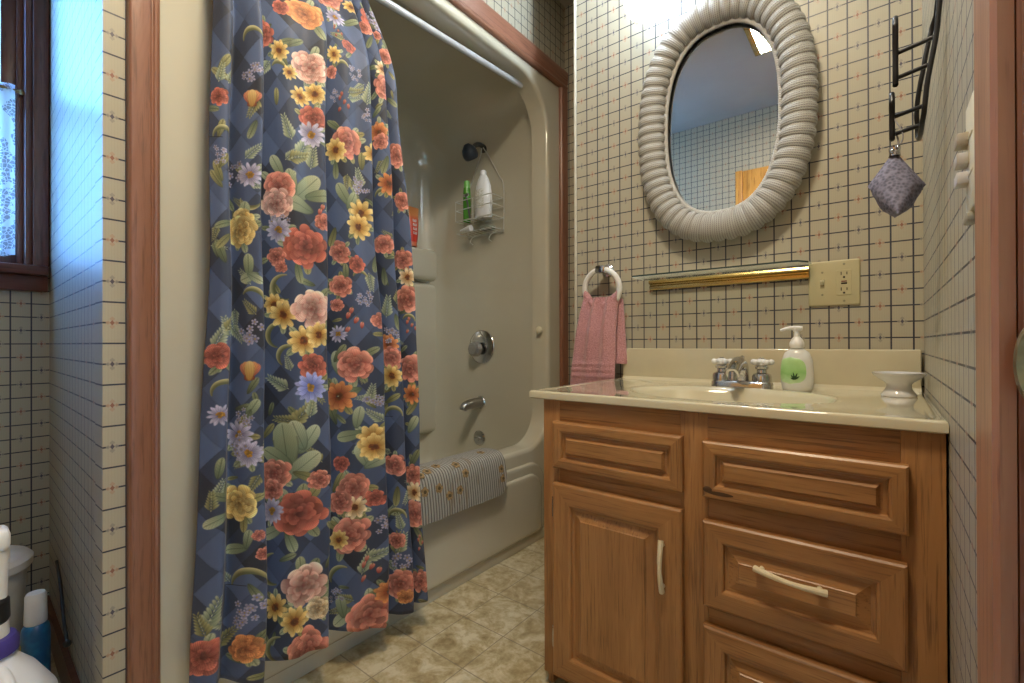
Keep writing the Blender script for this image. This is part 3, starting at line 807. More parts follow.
for sx in (-1, 1):
    hx = FX + sx * .051
    m = M(); m.lathe([(.024, .014), (.024, .030), (.021, .036), (.013, .040), (.012, .047), (.016, .050), (.017, .056), (.010, .061), (.0001, .061)], 20, (hx, FY, ZT)); st = obj('handle_stem', m, chrome, fa)
    m = M()
    for q in range(5):
        a = q * 2 * PI / 5 + .35
        m.tube([(hx + .006 * math.cos(a), FY + .006 * math.sin(a), ZT + .069), (hx + .020 * math.cos(a), FY + .020 * math.sin(a), ZT + .0685)], [.0062, .0062], 8)
        m.ball((hx + .0225 * math.cos(a), FY + .0225 * math.sin(a), ZT + .0685), .0078, 10)
    m.lathe([(.0001, .060), (.013, .060), (.014, .070), (.010, .077), (.0001, .078)], 8, (hx, FY, ZT)); h = obj('cross_handle', m, acr, fa, ang=25); h['label'] = 'clear acrylic cross handle'
    m = M(); m.lathe([(.006, .0775), (.006, .080), (.0001, .0808)], 12, (hx, FY, ZT)); obj('button', m, chrome, h)

# soap pump bottle
sx_, sy_ = -.172, 1.385
so = thing('soap_dispenser', 'clear soap pump bottle with a green label beside the faucet', 'soap dispenser', (sx_, sy_, ZT))
m = M(); m.lathe([(.0001, 0), (.031, 0), (.034, .004), (.036, .02), (.0365, .045), (.0345, .075), (.028, .094), (.018, .103), (.0135, .106), (.0135, .112), (.0001, .112)], 36, (sx_, sy_, ZT), sy=.62)
pl, nt, b = new_mat('clear soap bottle'); b.inputs['Base Color'].default_value = (.66, .68, .66, 1); b.inputs['Roughness'].default_value = .18; b.inputs['Transmission Weight'].default_value = .25
nt.links.new(ramp(nt, noise(nt, position(nt), 25), [(.3, (.84, .86, .84)), (.7, (.90, .91, .89))]), b.inputs['Base Color'])
body = obj('bottle', m, pl, so)
gm, nt, b = new_mat('green leaf label')
spx = N(nt, 'ShaderNodeSeparateXYZ'); nt.links.new(position(nt), spx.inputs[0])
g1 = ramp(nt, math_node(nt, 'ADD', math_node(nt, 'MULTIPLY', spx.outputs[2], 9.0), math_node(nt, 'MULTIPLY', noise(nt, position(nt), 40, 2), .35)), [(.25, (.62, .78, .50)), (.55, (.27, .52, .17)), (1.0, (.50, .72, .36))])
nt.links.new(g1, b.inputs['Base Color']); b.inputs['Roughness'].default_value = .3
m = M()
def bottle_r(h): return float(np.interp(h, [.004, .02, .045, .075, .094], [.034, .036, .0365, .0345, .028])) + .0006
rows = []
for i in range(17):
    t = -1 + 2 * i / 16; h = .050 + .034 * t; w_ = 1.0 * math.sqrt(max(.0, 1 - abs(t) ** 3.2)) + .02
    a0 = -.38
    rows.append([(sx_ + bottle_r(h) * math.sin(a0 + w_ * u / 8), sy_ - bottle_r(h) * .62 * math.cos(a0 + w_ * u / 8) - .0004, ZT + h) for u in range(-8, 9)])
m.loft(rows, closed=False); lab = obj('label', m, gm, body); lab['label'] = 'green oval label'
m = M()
for k, (a, l) in enumerate(((2.2, .014), (1.75, .018), (1.25, .017), (.7, .013), (2.75, .010))):
    b0 = (-.06, .028)
    pts = []
    for i in range(6):
        t = i / 5; ang = b0[0] + math.cos(a) * l * t / .036; h = b0[1] + math.sin(a) * l * t
        pts.append((sx_ + (bottle_r(h) + .0006) * math.sin(ang), sy_ - (bottle_r(h) + .0006) * .62 * math.cos(ang) - .001, ZT + h))
    m.tube(pts, [.0008, .0018, .0022, .0018, .0012, .0004], 6)
obj('leaf_motif', m, plain('dark leaf print', (.02, .06, .015), .5), lab)
m = M(); m.lathe([(.0001, .1065), (.014, .1065), (.0165, .112), (.0165, .120), (.012, .130), (.0065, .136), (.0058, .150), (.0001, .150)], 24, (sx_, sy_, ZT))
m.tube(smooth([(sx_ + .012, sy_, ZT + .156), (sx_, sy_, ZT + .158), (sx_ - .018, sy_ - .010, ZT + .157), (sx_ - .034, sy_ - .018, ZT + .152)], 4), [.0055] * 4 + [.0052] * 4 + [.0045, .0042, .004, .0036, .003], 12, flat=.8)
m.lathe([(.008, .149), (.010, .153), (.010, .160), (.0001, .162)], 18, (sx_, sy_, ZT)); obj('pump', m, white_pl, so)

# soap dish on a foot
m = M(); m.lathe([(.0001, .0), (.031, .0), (.032, .0035), (.028, .009), (.0235, .017), (.022, .026), (.026, .032), (.038, .040), (.0465, .048), (.048, .0525), (.046, .053), (.036, .047), (.015, .0425), (.0001, .042)], 40, (.027, 1.355, ZT + .0005))
tag(obj('soap_dish', m, porcelain, ang=60), 'white footed soap dish in the corner of the countertop', 'soap dish')

# ------------------------------------------------------------------ things on the vanity wall
# oval mirror in a white wicker frame
MX, MZ = -.380, 1.517
mi_ = thing('oval_mirror', 'oval mirror in a thick white wicker frame above the sink', 'mirror', (MX, YB, 1.15))
def oval(a, b, t, p=2.45):
    c, s = math.cos(t), math.sin(t)
    return (a * abs(c) ** (2 / p) * math.copysign(1, c), b * abs(s) ** (2 / p) * math.copysign(1, s))
def oval_loop(a, b, n):
    q = [oval(a, b, 2 * PI * i / 2000) for i in range(2000)]
    L = [0]
    for i in range(2000): L.append(L[-1] + math.dist(q[i], q[(i + 1) % 2000]))
    out = []; j = 0
    for k in range(n):
        s = L[-1] * k / n
        while L[j + 1] < s: j += 1
        f = (s - L[j]) / (L[j + 1] - L[j]); a0, a1 = q[j], q[(j + 1) % 2000]
        out.append((a0[0] + (a1[0] - a0[0]) * f, a0[1] + (a1[1] - a0[1]) * f))
    return out, L[-1]
mg, nt, b = new_mat('mirror silver'); b.inputs['Base Color'].default_value = (.80, .81, .82, 1); b.inputs['Metallic'].default_value = 1; b.inputs['Roughness'].default_value = .015
lp, _ = oval_loop(.165, .283, 120)
m = M(); m.loft([[(MX + x, YB - .012, MZ + z) for x, z in lp], [(MX + x, YB - .020, MZ + z) for x, z in lp]], cap0=True, cap1=True)
obj('glass', m, mg, mi_, ang=30)
wick, nt, b = new_mat('white wicker')
uvn = N(nt, 'ShaderNodeTexCoord').outputs['UV']; spx = N(nt, 'ShaderNodeSeparateXYZ'); nt.links.new(uvn, spx.inputs[0])
NR = 58
strand = math_node(nt, 'SINE', math_node(nt, 'MULTIPLY', spx.outputs[0], 2 * PI * NR * 5))
cross = math_node(nt, 'SINE', math_node(nt, 'MULTIPLY', spx.outputs[1], 2 * PI * 46))
wv = math_node(nt, 'MULTIPLY', strand, cross)
wv2 = math_node(nt, 'MULTIPLY_ADD', math_node(nt, 'ADD', wv, strand), .25, .5)
nt.links.new(ramp(nt, wv2, [(.15, (.24, .235, .225)), (.6, (.48, .475, .455))]), b.inputs['Base Color'])
b.inputs['Roughness'].default_value = .5; bump(nt, b, wv2, .7, .003)
cl, per = oval_loop(.2055, .323, NR * 12)
n = len(cl); ns = 26; vs = []; fs = []; UV = []
for i in range(n):
    x, z = cl[i]; xa, za = cl[i - 1]; xb, zb = cl[(i + 1) % n]
    tx, tz = xb - xa, zb - za; l = math.hypot(tx, tz); nx, nz = tz / l, -tx / l
    for j in range(ns):
        q = 2 * PI * j / ns
        ph = (i / 12.0 + .10 * math.sin(q)) * 2 * PI
        rib = abs(math.sin(ph / 2)) ** .55
        rr = .036 + .0085 * rib
        o, yy = rr * math.cos(q), rr * .84 * math.sin(q)
        vs.append((MX + x + nx * o, YB - .039 + yy, MZ + z + nz * o))
for i in range(n):
    for j in range(ns):
        fs.append((i * ns + j, ((i + 1) % n) * ns + j, ((i + 1) % n) * ns + (j + 1) % ns, i * ns + (j + 1) % ns))
me_uv = {}
m = M(); m.add(vs, fs)
fr = obj('frame', m, wick, mi_, ang=0)
me = fr.data; me.polygons.foreach_set('use_smooth', [True] * len(me.polygons))
lay = me.uv_layers.new(name='UVMap')
org = ORIGIN[mi_]
key = {tuple(round(c, 5) for c in (Vector(v) - org)): k for k, v in enumerate(vs)}
vk = [key.get(tuple(round(c, 5) for c in v.co), 0) for v in me.vertices]
for p in me.polygons:
    ks = [vk[me.loops[li].vertex_index] for li in p.loop_indices]
    us = [k // ns / n for k in ks]; vv = [k % ns / ns for k in ks]
    if max(us) - min(us) > .5: us = [u + 1 if u < .5 else u for u in us]
    if max(vv) - min(vv) > .5: vv = [v + 1 if v < .5 else v for v in vv]
    for li, u, v in zip(p.loop_indices, us, vv): lay.data[li].uv = (u, v)
# plaited edge round the glass
bl, per = oval_loop(.1625, .2805, 600)
m = M()
for ph in (0, 2 * PI / 3, 4 * PI / 3):
    pts = []
    for i, (x, z) in enumerate(bl):
        xa, za = bl[i - 1]; xb, zb = bl[(i + 1) % 600]; l = math.hypot(xb - xa, zb - za); nx, nz = (zb - za) / l, -(xb - xa) / l
        a = 2 * PI * i / 600 * 75 + ph
        pts.append((MX + x + nx * .0055 * math.sin(a), YB - .034 + .0035 * math.cos(a), MZ + z + nz * .0055 * math.sin(a)))
    m.tube(pts, .0036, 6, closed=True)
obj('plaited_edge', m, plain('white plait', (.56, .555, .54), .5), mi_, ang=80)

# glass shelf on a brass rail
sh_ = thing('glass_shelf', 'glass shelf on a long brass rail under the mirror', 'shelf', (-.385, YB, 1.02))
m = M()
pr = [(0, 1.0225), (-.012, 1.0225), (-.016, 1.026), (-.016, 1.034), (-.013, 1.0375), (-.013, 1.041), (-.022, 1.044), (-.024, 1.048), (-.022, 1.0535), (-.012, 1.0565), (0, 1.0565)]
m.loft([[(x, YB + y, z) for y, z in pr] for x in (-.605, -.157)], cap0=True, cap1=True)
obj('rail', m, brass, sh_, ang=25)
m = M()
gx = [(-.629, 1.509), (-.629, 1.409), (-.621, 1.401), (-.190, 1.401), (-.172, 1.407), (-.152, 1.44), (-.150, 1.46), (-.150, 1.509)]
m.loft([[(x, y, z) for x, y in gx] for z in (1.0572, 1.0622)], cap0=True, cap1=True)
gm2 = clear('shelf glass', (.95, .98, .97), .01, .05)
obj('glass', m, gm2, sh_)
m = M(); m.loft([[(x, y, z) for x, y in gx[1:6]] + [(x, y - .0012, z) for x, y in gx[5:0:-1]] for z in (1.0575, 1.062)], cap0=True, cap1=True)
obj('glass_edge', m, plain('dark glass edge', (.035, .06, .065), .1), sh_)['label'] = 'dark polished front edge'

# switch and outlet plate
PX0, PX1, PZ0, PZ1 = -.159, -.0455, .947, 1.0665
pt = thing('outlet_plate', 'ivory double wall plate with a switch and an outlet', 'outlet', (-.102, YB, .947))
m = M(); lo = lambda g, y: [(x, y, z) for x, z in rrect((PX0 + PX1) / 2, (PZ0 + PZ1) / 2, (PX1 - PX0) / 2 - g, (PZ1 - PZ0) / 2 - g, .004, 5, 3)]
m.loft([lo(0, YB), lo(0, YB - .003), lo(.0018, YB - .0055), lo(.004, YB - .0062)], cap1=True); obj('plate', m, ivory_pl, pt)
sxm = -.1275; oxm = -.0795; zc = 1.0065; yp = YB - .0062
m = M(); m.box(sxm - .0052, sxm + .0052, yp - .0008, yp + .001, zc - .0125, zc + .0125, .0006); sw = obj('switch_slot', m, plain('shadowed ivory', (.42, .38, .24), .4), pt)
m = M(); m.loft([[(sxm - .0045, yp, zc - .004), (sxm + .0045, yp, zc - .004), (sxm + .0045, yp, zc + .009), (sxm - .0045, yp, zc + .009)], [(sxm - .0036, yp - .011, zc + .004), (sxm + .0036, yp - .011, zc + .004), (sxm + .0036, yp - .012, zc + .0085), (sxm - .0036, yp - .012, zc + .0085)]], cap1=True)
obj('toggle', m, cream_pl, sw, ang=20)
m = M(); lo = lambda g, y: [(x, y, z) for x, z in rrect(oxm, zc, .0168 - g, .0335 - g, .003, 5, 3)]
m.loft([lo(0, yp + .001), lo(0, yp - .0005), lo(.001, yp - .0015)], cap1=True); rc_ = obj('receptacle', m, ivory_pl, pt)
y0 = yp - .0022
for s in (-1, 1):
    m = M(); zz = zc + s * .0205
    m.box(oxm - .0072, oxm - .0052, y0, y0 + .001, zz - .001, zz + .0075); m.box(oxm + .0052, oxm + .0072, y0, y0 + .001, zz - .0002, zz + .0068)
    m.lathe([(.0026, 0), (.0026, .001), (.0001, .001)], 12, (oxm, y0 + .001, zz - .0068), RX)
    obj('slots', m, dark_slot, rc_, ang=0)
m = M(); m.box(oxm - .0065, oxm + .0065, y0, y0 + .001, zc - .0045, zc - .0005, .0004); m.box(oxm - .006, oxm + .006, y0, y0 + .001, zc + .0015, zc + .0045, .0004, mi=1)
obj('test_buttons', m, [dark_slot, plain('red button', (.20, .04, .03), .4)], rc_)
for x, z in ((sxm, zc + .030), (sxm, zc - .030), (oxm, zc + .0485), (oxm, zc - .0485)):
    m = M(); m.lathe([(.003, 0), (.0028, .0009), (.0001, .0013)], 12, (x, yp + .0002, z), RX); obj('screw', m, plain('painted screw', (.28, .26, .17), .4), pt)

# towel ring and towel
tr_ = thing('towel_ring', 'clear white towel ring on a small chrome bracket', 'towel ring', (-.768, YB, 1.03))
RXc, RZc, RYc = -.762, 1.036, 1.462
m = M(); m.tube([(RXc + .066 * math.cos(2 * PI * i / 48), RYc - .006 * math.sin(2 * PI * i / 48), RZc + .066 * math.sin(2 * PI * i / 48)) for i in range(48)], .0100, 12, closed=True)
obj('ring', m, plain('milky acrylic', (.80, .81, .82), .12, 0, .03, trans=.05), tr_)
m = M(); m.lathe([(.0001, 0), (.022, 0), (.022, .005), (.014, .010), (.011, .022), (.0001, .022)], 24, (RXc, YB, RZc + .069), RX)
m.box(RXc - .019, RXc + .019, RYc - .018, RYc + .018, RZc + .054, RZc + .080, .006); m.tube([(RXc, YB - .02, RZc + .069), (RXc, RYc, RZc + .069)], .010, 12); obj('bracket', m, chrome, tr_)

tw = thing('hand_towel', 'pink terry hand towel hanging from the ring beside the vanity', 'towel', (-.768, 1.45, .62))
pm, nt, b = new_mat('pink terry')
spx = N(nt, 'ShaderNodeSeparateXYZ'); nt.links.new(position(nt), spx.inputs[0])
f = noise(nt, position(nt), 260, 2, .7)
nt.links.new(ramp(nt, f, [(.3, (.45, .19, .215)), (.7, (.68, .37, .40))]), b.inputs['Base Color']); b.inputs['Roughness'].default_value = .95; b.inputs['Sheen Weight'].default_value = .3
bump(nt, b, f, .9, .006)
def drape(zt, zb, top, bot, yf, amp, phase, bands):
    m = M(); L = []
    nz, nx = 60, 56
    for k in range(nz + 1):
        t = k / nz; z = zt + (zb - zt) * t
        e = t ** .75
        x0 = top[0] + (bot[0] - top[0]) * e; x1 = top[1] + (bot[1] - top[1]) * e
        row = []
        for i in range(nx + 1):
            u = i / nx
            fold = math.sin(u * 2 * PI * 2.6 + phase + .5 * math.sin(t * 3)) * amp * (1.15 - .55 * t) + math.sin(u * 2 * PI * 5.3 + phase * 2) * amp * .35 * (1 - t)
            band = 0
            for zc_, w_ in bands:
                if abs(z - zc_) < w_: band += .0035 * math.cos((z - zc_) / w_ * PI / 2)
            edge = .010 * (abs(2 * u - 1) ** 6)
            row.append((x0 + (x1 - x0) * u, yf(t) - fold - band + edge, z))
        L.append(row)
    th = .007
    loops = [r + [(x, y + th, z) for x, y, z in reversed(r)] for r in L]
    m.loft(loops, cap0=True, cap1=True); return m
m = drape(1.006, .655, (-.826, -.701), (-.884, -.712), lambda t: 1.446 - .012 * min(1, t * 3), .006, .6, ((.775, .007), (.757, .007), (.735, .008)))
# roll over the bottom of the ring
L = []
for i in range(57):
    u = i / 56; x = -.826 + .125 * u
    dip = .066 - math.sqrt(max(0, .066 ** 2 - min(.060, abs(x - RXc)) ** 2))
    zc_ = RZc - .066 + dip
    L.append([(x, RYc + .0155 * math.sin(a) - .0, zc_ + .006 + .0205 * math.cos(a) + .003 * math.sin(u * 17)) for a in [(-PI * .62 + PI * 1.24 * j / 12) for j in range(13)]])
inner = [[(x, RYc + (y - RYc) * .6, z - .008) for x, y, z in reversed(r)] for r in L]
m.loft([a + b2 for a, b2 in zip(L, inner)], cap0=True, cap1=True)
obj('front_fold', m, pm, tw, ang=60)
m = drape(1.0, .778, (-.822, -.695), (-.860, -.680), lambda t: 1.468 + .003 * t, .004, 2.0, ())
obj('back_fold', m, pm, tw, ang=60)

# frosted cylinder lamp hanging from the ceiling beside the mirror
pe = thing('pendant_lamp', 'frosted glass cylinder lamp hanging at the upper left of the mirror', 'lamp', (-.555, 1.405, 1.885))
LX, LY = -.555, 1.405
m = M(); m.lathe([(.055, 2.4295), (.055, 2.415), (.03, 2.405), (.0001, 2.404)], 32, (LX, LY, 0)); m.tube([(LX, LY, 2.41), (LX, LY, 2.392)], .008, 10); obj('canopy', m, brass, pe)
frost, nt, b = new_mat('frosted glass'); b.inputs['Base Color'].default_value = (.9, .94, 1, 1); b.inputs['Roughness'].default_value = .4
b.inputs['Emission Color'].default_value = (.80, .91, 1.0, 1); b.inputs['Emission Strength'].default_value = 7.0
tr = N(nt, 'ShaderNodeBsdfTransparent'); mx = N(nt, 'ShaderNodeMixShader'); mx.inputs[0].default_value = .45
nt.links.new(tr.outputs[0], mx.inputs[1]); nt.links.new(b.outputs[0], mx.inputs[2]); nt.links.new(mx.outputs[0], nt.nodes['Material Output'].inputs[0])
m = M(); m.lathe([(.030, 2.392), (.060, 2.388), (.078, 2.37), (.084, 2.33), (.086, 2.0), (.086, 1.91), (.080, 1.893), (.062, 1.884), (.0001, 1.881)], 40, (LX, LY, 0)); obj('shade', m, frost, pe)
m = M(); m.ball((LX, LY, 2.30), .030, 20, sz=1.3); m.tube([(LX, LY, 2.33), (LX, LY, 2.395)], .012, 12); obj('bulb', m, emit('bulb glow', (.9, .95, 1.0), 9), pe)
for zl, k in ((2.34, 1.0), (1.98, .03)):
    ld = bpy.data.lights.new('bulb_light', 'POINT'); ld.energy = PENDANT_W * k; ld.color = (.76, .89, 1.0); ld.shadow_soft_size = .03
    lo_ = bpy.data.objects.new('bulb_light', ld); C.objects.link(lo_); lo_.parent = pe; lo_.location = Vector((LX, LY - .036, zl)) - ORIGIN[pe]

# ceiling light (its brass edge shows in the mirror)
ce = thing('ceiling_light', 'square brass-edged ceiling light reflected in the mirror', 'ceiling light', (-.36, .37, HC))
m = M()
for a in (((-.53, -.19), (.205, .255)), ((-.53, -.19), (.485, .535)), ((-.53, -.48), (.255, .485)), ((-.24, -.19), (.255, .485))): m.box(*a[0], *a[1], HC - .05, HC - .0005, .004)
obj('brass_frame', m, brass, ce)
m = M(); m.box(-.479, -.241, .256, .484, HC - .04, HC - .03, .003); obj('diffuser', m, emit('lit diffuser', (1, .93, .80), 1.2), ce)
ld = bpy.data.lights.new('ceiling_lamp', 'AREA'); ld.energy = CEILING_W; ld.color = (1.0, .85, .62); ld.shape = 'SQUARE'; ld.size = .28
lo_ = bpy.data.objects.new('ceiling_lamp', ld); C.objects.link(lo_); lo_.parent = ce; lo_.location = Vector((-.36, .37, HC - .055)) - ORIGIN[ce]
# added lamp out of view in the hall, warm fill through the doorway
hl = thing('hall_fill_light', 'unseen round ceiling light added in the hall as warm fill', 'ceiling light', (.75, -.05, HC))
m = M(); m.lathe([(.15, 0), (.15, -.02), (.12, -.05), (.06, -.075), (.0001, -.08)], 32, (.75, -.05, HC)); obj('globe', m, emit('hall fill globe', (1, .9, .72), 2.5), hl)
ld = bpy.data.lights.new('hall_fill_lamp', 'POINT'); ld.energy = HALL_FILL_W; ld.color = (1.0, .80, .52); ld.shadow_soft_size = .14
lo_ = bpy.data.objects.new('hall_fill_lamp', ld); C.objects.link(lo_); lo_.parent = hl; lo_.location = Vector((.75, -.05, HC - .12)) - ORIGIN[hl]

# ------------------------------------------------------------------ right wall
rk = thing('wall_rack', 'black iron wall rack with two rung holders on the right wall', 'rack', (.05, 1.03, 1.22))
m = M(); st = []
cx = lambda z: float(np.interp(z, [1.19, 1.25, 1.32, 1.41], [.050, .055, .066, .0725]))
zs = [1.205 + (1.392 - 1.205) * i / 14 for i in range(15)]
ya = lambda z: .965; yb_ = lambda z: 1.075
left = [(cx(z) - .0025 - .0075 * math.sin(PI * (z - 1.205) / .187), yb_(z), z) for z in zs]; right = [(cx(z), ya(z), z) for z in reversed(zs)]
topc = [(cx(1.41), 1.02 + .055 * math.cos(q), 1.392 + .018 * math.sin(q)) for q in (PI * .2, PI * .35, PI * .5, PI * .65, PI * .8)]
botc = [(cx(1.19), 1.02 + .055 * math.cos(q), 1.205 - .012 * math.sin(q)) for q in (PI * .75, PI * .5, PI * .25)]
m.tube(left + topc + right + botc, .0036, 10, closed=True)
obj('back_frame', m, black_iron, rk, ang=60)
for zt, zb, x, name in ((1.400, 1.290, .0185, 0), (1.272, 1.197, .0135, 1)):
    m = M(); r = .014
    lp = [(x, 1.03 + r * math.cos(q), zt - r * 1.6 + r * 1.6 * math.sin(q)) for q in [PI * i / 10 for i in range(11)]] + [(x, 1.03 - r * .4, (zt + zb) / 2)] + [(x, 1.03 + .004 * math.cos(q), zb + .003 + .003 * math.sin(q)) for q in (PI, 1.5 * PI, 2 * PI)] + [(x, 1.03 + r * .4, (zt + zb) / 2)]
    m.tube(smooth(lp, 3, True), .0042, 10, closed=True); obj('front_loop', m, black_iron, rk, ang=60)
    for z in ((zb + .050, zb + .008) if name == 0 else (zb + .036, zb + .006)):
        m = M(); m.tube([(x - .001, 1.03, z), (cx(z) + .001, 1.012, z + .001)], .0036, 10); obj('rung', m, black_iron, rk, ang=60)

# pyramid sachet hanging from the rack
sa = thing('sachet', 'grey lavender pyramid sachet hanging from the black rack', 'sachet', (.018, 1.03, 1.10))
sm, nt, b = new_mat('lavender cloth')
vo = N(nt, 'ShaderNodeTexVoronoi'); vo.inputs['Scale'].default_value = 190; nt.links.new(position(nt), vo.inputs['Vector'])
f = math_node(nt, 'ADD', math_node(nt, 'MULTIPLY', vo.outputs['Distance'], .8), math_node(nt, 'MULTIPLY', noise(nt, position(nt), 120, 3), .6))
nt.links.new(ramp(nt, f, [(.35, (.075, .075, .115)), (.6, (.135, .135, .205)), (.9, (.22, .22, .32))]), b.inputs['Base Color']); b.inputs['Roughness'].default_value = .8; bump(nt, b, f, .3, .002)
bm = bmesh.new()
P = [Vector(p) for p in ((.0165, 1.03, 1.176), (-.0205, 1.03, 1.122), (.0575, 1.040, 1.112), (.020, .985, 1.058), (.017, 1.066, 1.068))]
V = [bm.verts.new(p) for p in P]
for f_ in ((0, 1, 3), (0, 3, 2), (0, 2, 4), (0, 4, 1), (1, 4, 3), (3, 4, 2)): bm.faces.new([V[i] for i in f_])
bmesh.ops.subdivide_edges(bm, edges=list(bm.edges), cuts=7, use_grid_fill=True)
cc_ = sum(P, Vector()) / 5
tri = [[P[i] for i in f_] for f_ in ((0, 1, 3), (0, 3, 2), (0, 2, 4), (0, 4, 1), (1, 4, 3), (3, 4, 2))]
bm.normal_update()
for v_ in bm.verts:
    d_ = min(min((v_.co - (a + (b_ - a) * max(0, min(1, (v_.co - a).dot(b_ - a) / (b_ - a).length_squared)))).length for a, b_ in ((t[0], t[1]), (t[1], t[2]), (t[2], t[0]))) for t in tri)
    v_.co += v_.normal * min(.008, d_ * .42)
bm.verts.index_update(); m = M(); m.add([v_.co.copy() for v_ in bm.verts], [[v_.index for v_ in f_.verts] for f_ in bm.faces]); bm.free()
obj('pouch', m, sm, sa, ang=50)
m = M(); m.tube(smooth([(.0165, 1.03, 1.176), (.022, 1.03, 1.190), (.0145, 1.036, 1.222), (.0135, 1.036, 1.240), (.0165, 1.024, 1.228), (.028, 1.022, 1.195), (.0185, 1.03, 1.176)], 5), .0012, 6)
obj('cord', m, plain('grey cord', (.30, .30, .33), .7), sa)
m = M(); m.lathe([(.0085, 1.166), (.0075, 1.172), (.0085, 1.180), (.004, 1.1835), (.0001, 1.183)], 14, (.0168, 1.03, 0)); m.ball((.0135, 1.0215, 1.1735), .0035, 8); m.ball((.021, 1.0218, 1.1785), .0035, 8)
obj('clasp', m, chrome, sa)

# switch panel by the entrance
sp_t = thing('switch_panel', 'tall cream wall panel with three projecting switches by the entrance', 'switch', (XR, .685, .965))
m = M(); m.box(XR - .007, XR, .645, .700, .985, 1.100, .003); m.box(XR - .0078, XR - .006, .648, .697, 1.022, 1.0225); m.box(XR - .0078, XR - .006, .648, .697, 1.06, 1.0605); obj('plate', m, cream_pl, sp_t)
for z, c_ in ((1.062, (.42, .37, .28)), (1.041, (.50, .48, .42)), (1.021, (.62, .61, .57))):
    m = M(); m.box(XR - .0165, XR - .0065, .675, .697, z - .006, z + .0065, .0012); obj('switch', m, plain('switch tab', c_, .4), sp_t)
m = M(); m.lathe([(.003, 0), (.003, .0015), (.0001, .002)], 10, (XR, .714, 1.075), Matrix.Rotation(-PI / 2, 3, 'Y')); tag(obj('wall_screw', m, dark_slot), 'tiny dark screw in the right wall beside the switch panel', 'screw')
m = M(); m.box(XR - .010, XR, .668, .698, .974, .984, .003); obj('lower_tab', m, plain('lower tab', (.40, .38, .28), .4), sp_t)

# ------------------------------------------------------------------ things in the nook under the window
bn = thing('waste_bin', 'pale grey waste bin in the corner under the window', 'waste bin', (-1.62, .055, 0))
m = M(); wx, wy = -1.70, .068
m.lathe([(.0001, .0), (.078, .0), (.082, .004), (.098, .295), (.106, .302), (.108, .315), (.104, .320), (.099, .315), (.094, .295), (.079, .01), (.0001, .008)], 40, (wx, wy, 0)); obj('bucket', m, plain('grey white plastic', (.62, .61, .57), .4), bn)
m = M(); m.lathe([(.1085, .306), (.109, .322), (.100, .332), (.05, .342), (.0001, .344)], 40, (wx, wy, 0)); obj('lid', m, plain('pale lid', (.66, .65, .62), .35), bn)

bb = thing('cleaner_bottle', 'blue cleaner bottle with a white cap on the floor of the nook', 'bottle', (-1.60, .165, 0))
bx_, by_ = -1.56, .166
m = M(); m.lathe([(.0001, 0), (.030, 0), (.032, .004), (.032, .175), (.029, .19), (.022, .197), (.0001, .197)], 28, (bx_, by_, 0), sy=.8)
bm_, nt, b = new_mat('blue bottle print'); spx = N(nt, 'ShaderNodeSeparateXYZ'); nt.links.new(position(nt), spx.inputs[0])
f = noise(nt, position(nt), 26, 2)
nt.links.new(ramp(nt, f, [(.42, (.015, .10, .26)), (.55, (.02, .17, .38)), (.68, (.06, .28, .40))]), b.inputs['Base Color']); b.inputs['Roughness'].default_value = .3
bd = obj('bottle_body', m, bm_, bb)
m = M(); m.lathe([(.018, .196), (.0205, .200), (.019, .262), (.016, .268), (.0001, .268)], 24, (bx_, by_, 0)); obj('cap', m, white_pl, bb)
m = M(); a_ = [-1.2 + .5 * i / 6 for i in range(7)]
m.loft([[(bx_ + .0325 * math.sin(1.0 + q), by_ - .0262 * math.cos(1.0 + q), z) for q in a_] for z in (.135, .142, .150, .158)], closed=False); obj('yellow_spot', m, plain('yellow print', (.60, .50, .08), .4), bd)

jg = thing('cleaner_jug', 'white cleaner jug with a purple collar on the floor of the nook', 'jug', (-1.22, .03, 0))
jx, jy = -1.25, .072
m = M(); m.lathe([(.0001, 0), (.098, 0), (.105, .008), (.107, .10), (.106, .16), (.098, .205), (.068, .255), (.040, .286), (.032, .296), (.028, .312), (.0001, .312)], 40, (jx, jy, 0), sy=.92)
jb = obj('jug_body', m, plain('white jug', (.72, .74, .80), .3, var=.02), jg)
m = M(); m.tube(smooth([(jx + .034, jy + .012, .275), (jx + .066, jy + .020, .255), (jx + .088, jy + .024, .20), (jx + .094, jy + .024, .12), (jx + .078, jy + .02, .07)], 5), .012, 12); obj('grip', m, plain('white grip', (.74, .76, .82), .3, var=.02), jb)
m = M(); m.lathe([(.034, .296), (.040, .298), (.041, .318), (.036, .326), (.028, .328), (.0001, .328)], 32, (jx, jy, 0)); obj('collar', m, plain('purple plastic', (.06, .045, .24), .35), jg)['label'] = 'purple collar'
m = M(); m.lathe([(.028, .326), (.027, .352), (.0001, .353)], 28, (jx, jy, 0)); obj('neck', m, plain('white neck', (.70, .70, .68), .4), jg)
m = M(); m.lathe([(.025, .350), (.029, .358), (.028, .390), (.022, .396), (.0001, .396)], 28, (jx, jy, 0)); obj('ring', m, plain('black ring', (.012, .012, .014), .4), jg)
m = M(); m.box(jx - .03, jx + .025, jy - .12, jy + .028, .478, .520, .012, seg=3); m.lathe([(.019, .394), (.020, .44), (.023, .482), (.0001, .483)], 20, (jx, jy + .006, 0)); m.tube(smooth([(jx, jy - .06, .472), (jx, jy - .072, .44), (jx, jy - .066, .40), (jx, jy - .075, .38)], 4), .008, 10); obj('sprayer', m, white_pl, jg)
m = M(); m.tube(smooth([(-1.72, .222, .275), (-1.60, .214, .25), (-1.52, .208, .205), (-1.46, .206, .17)], 5), .0035, 8); m.ball((-1.46, .206, .168), .008, 10)
tag(obj('cord', m, plain('black cord', (.02, .02, .02), .5)), 'thin black cord hanging down the nook wall behind the blue bottle', 'cord')

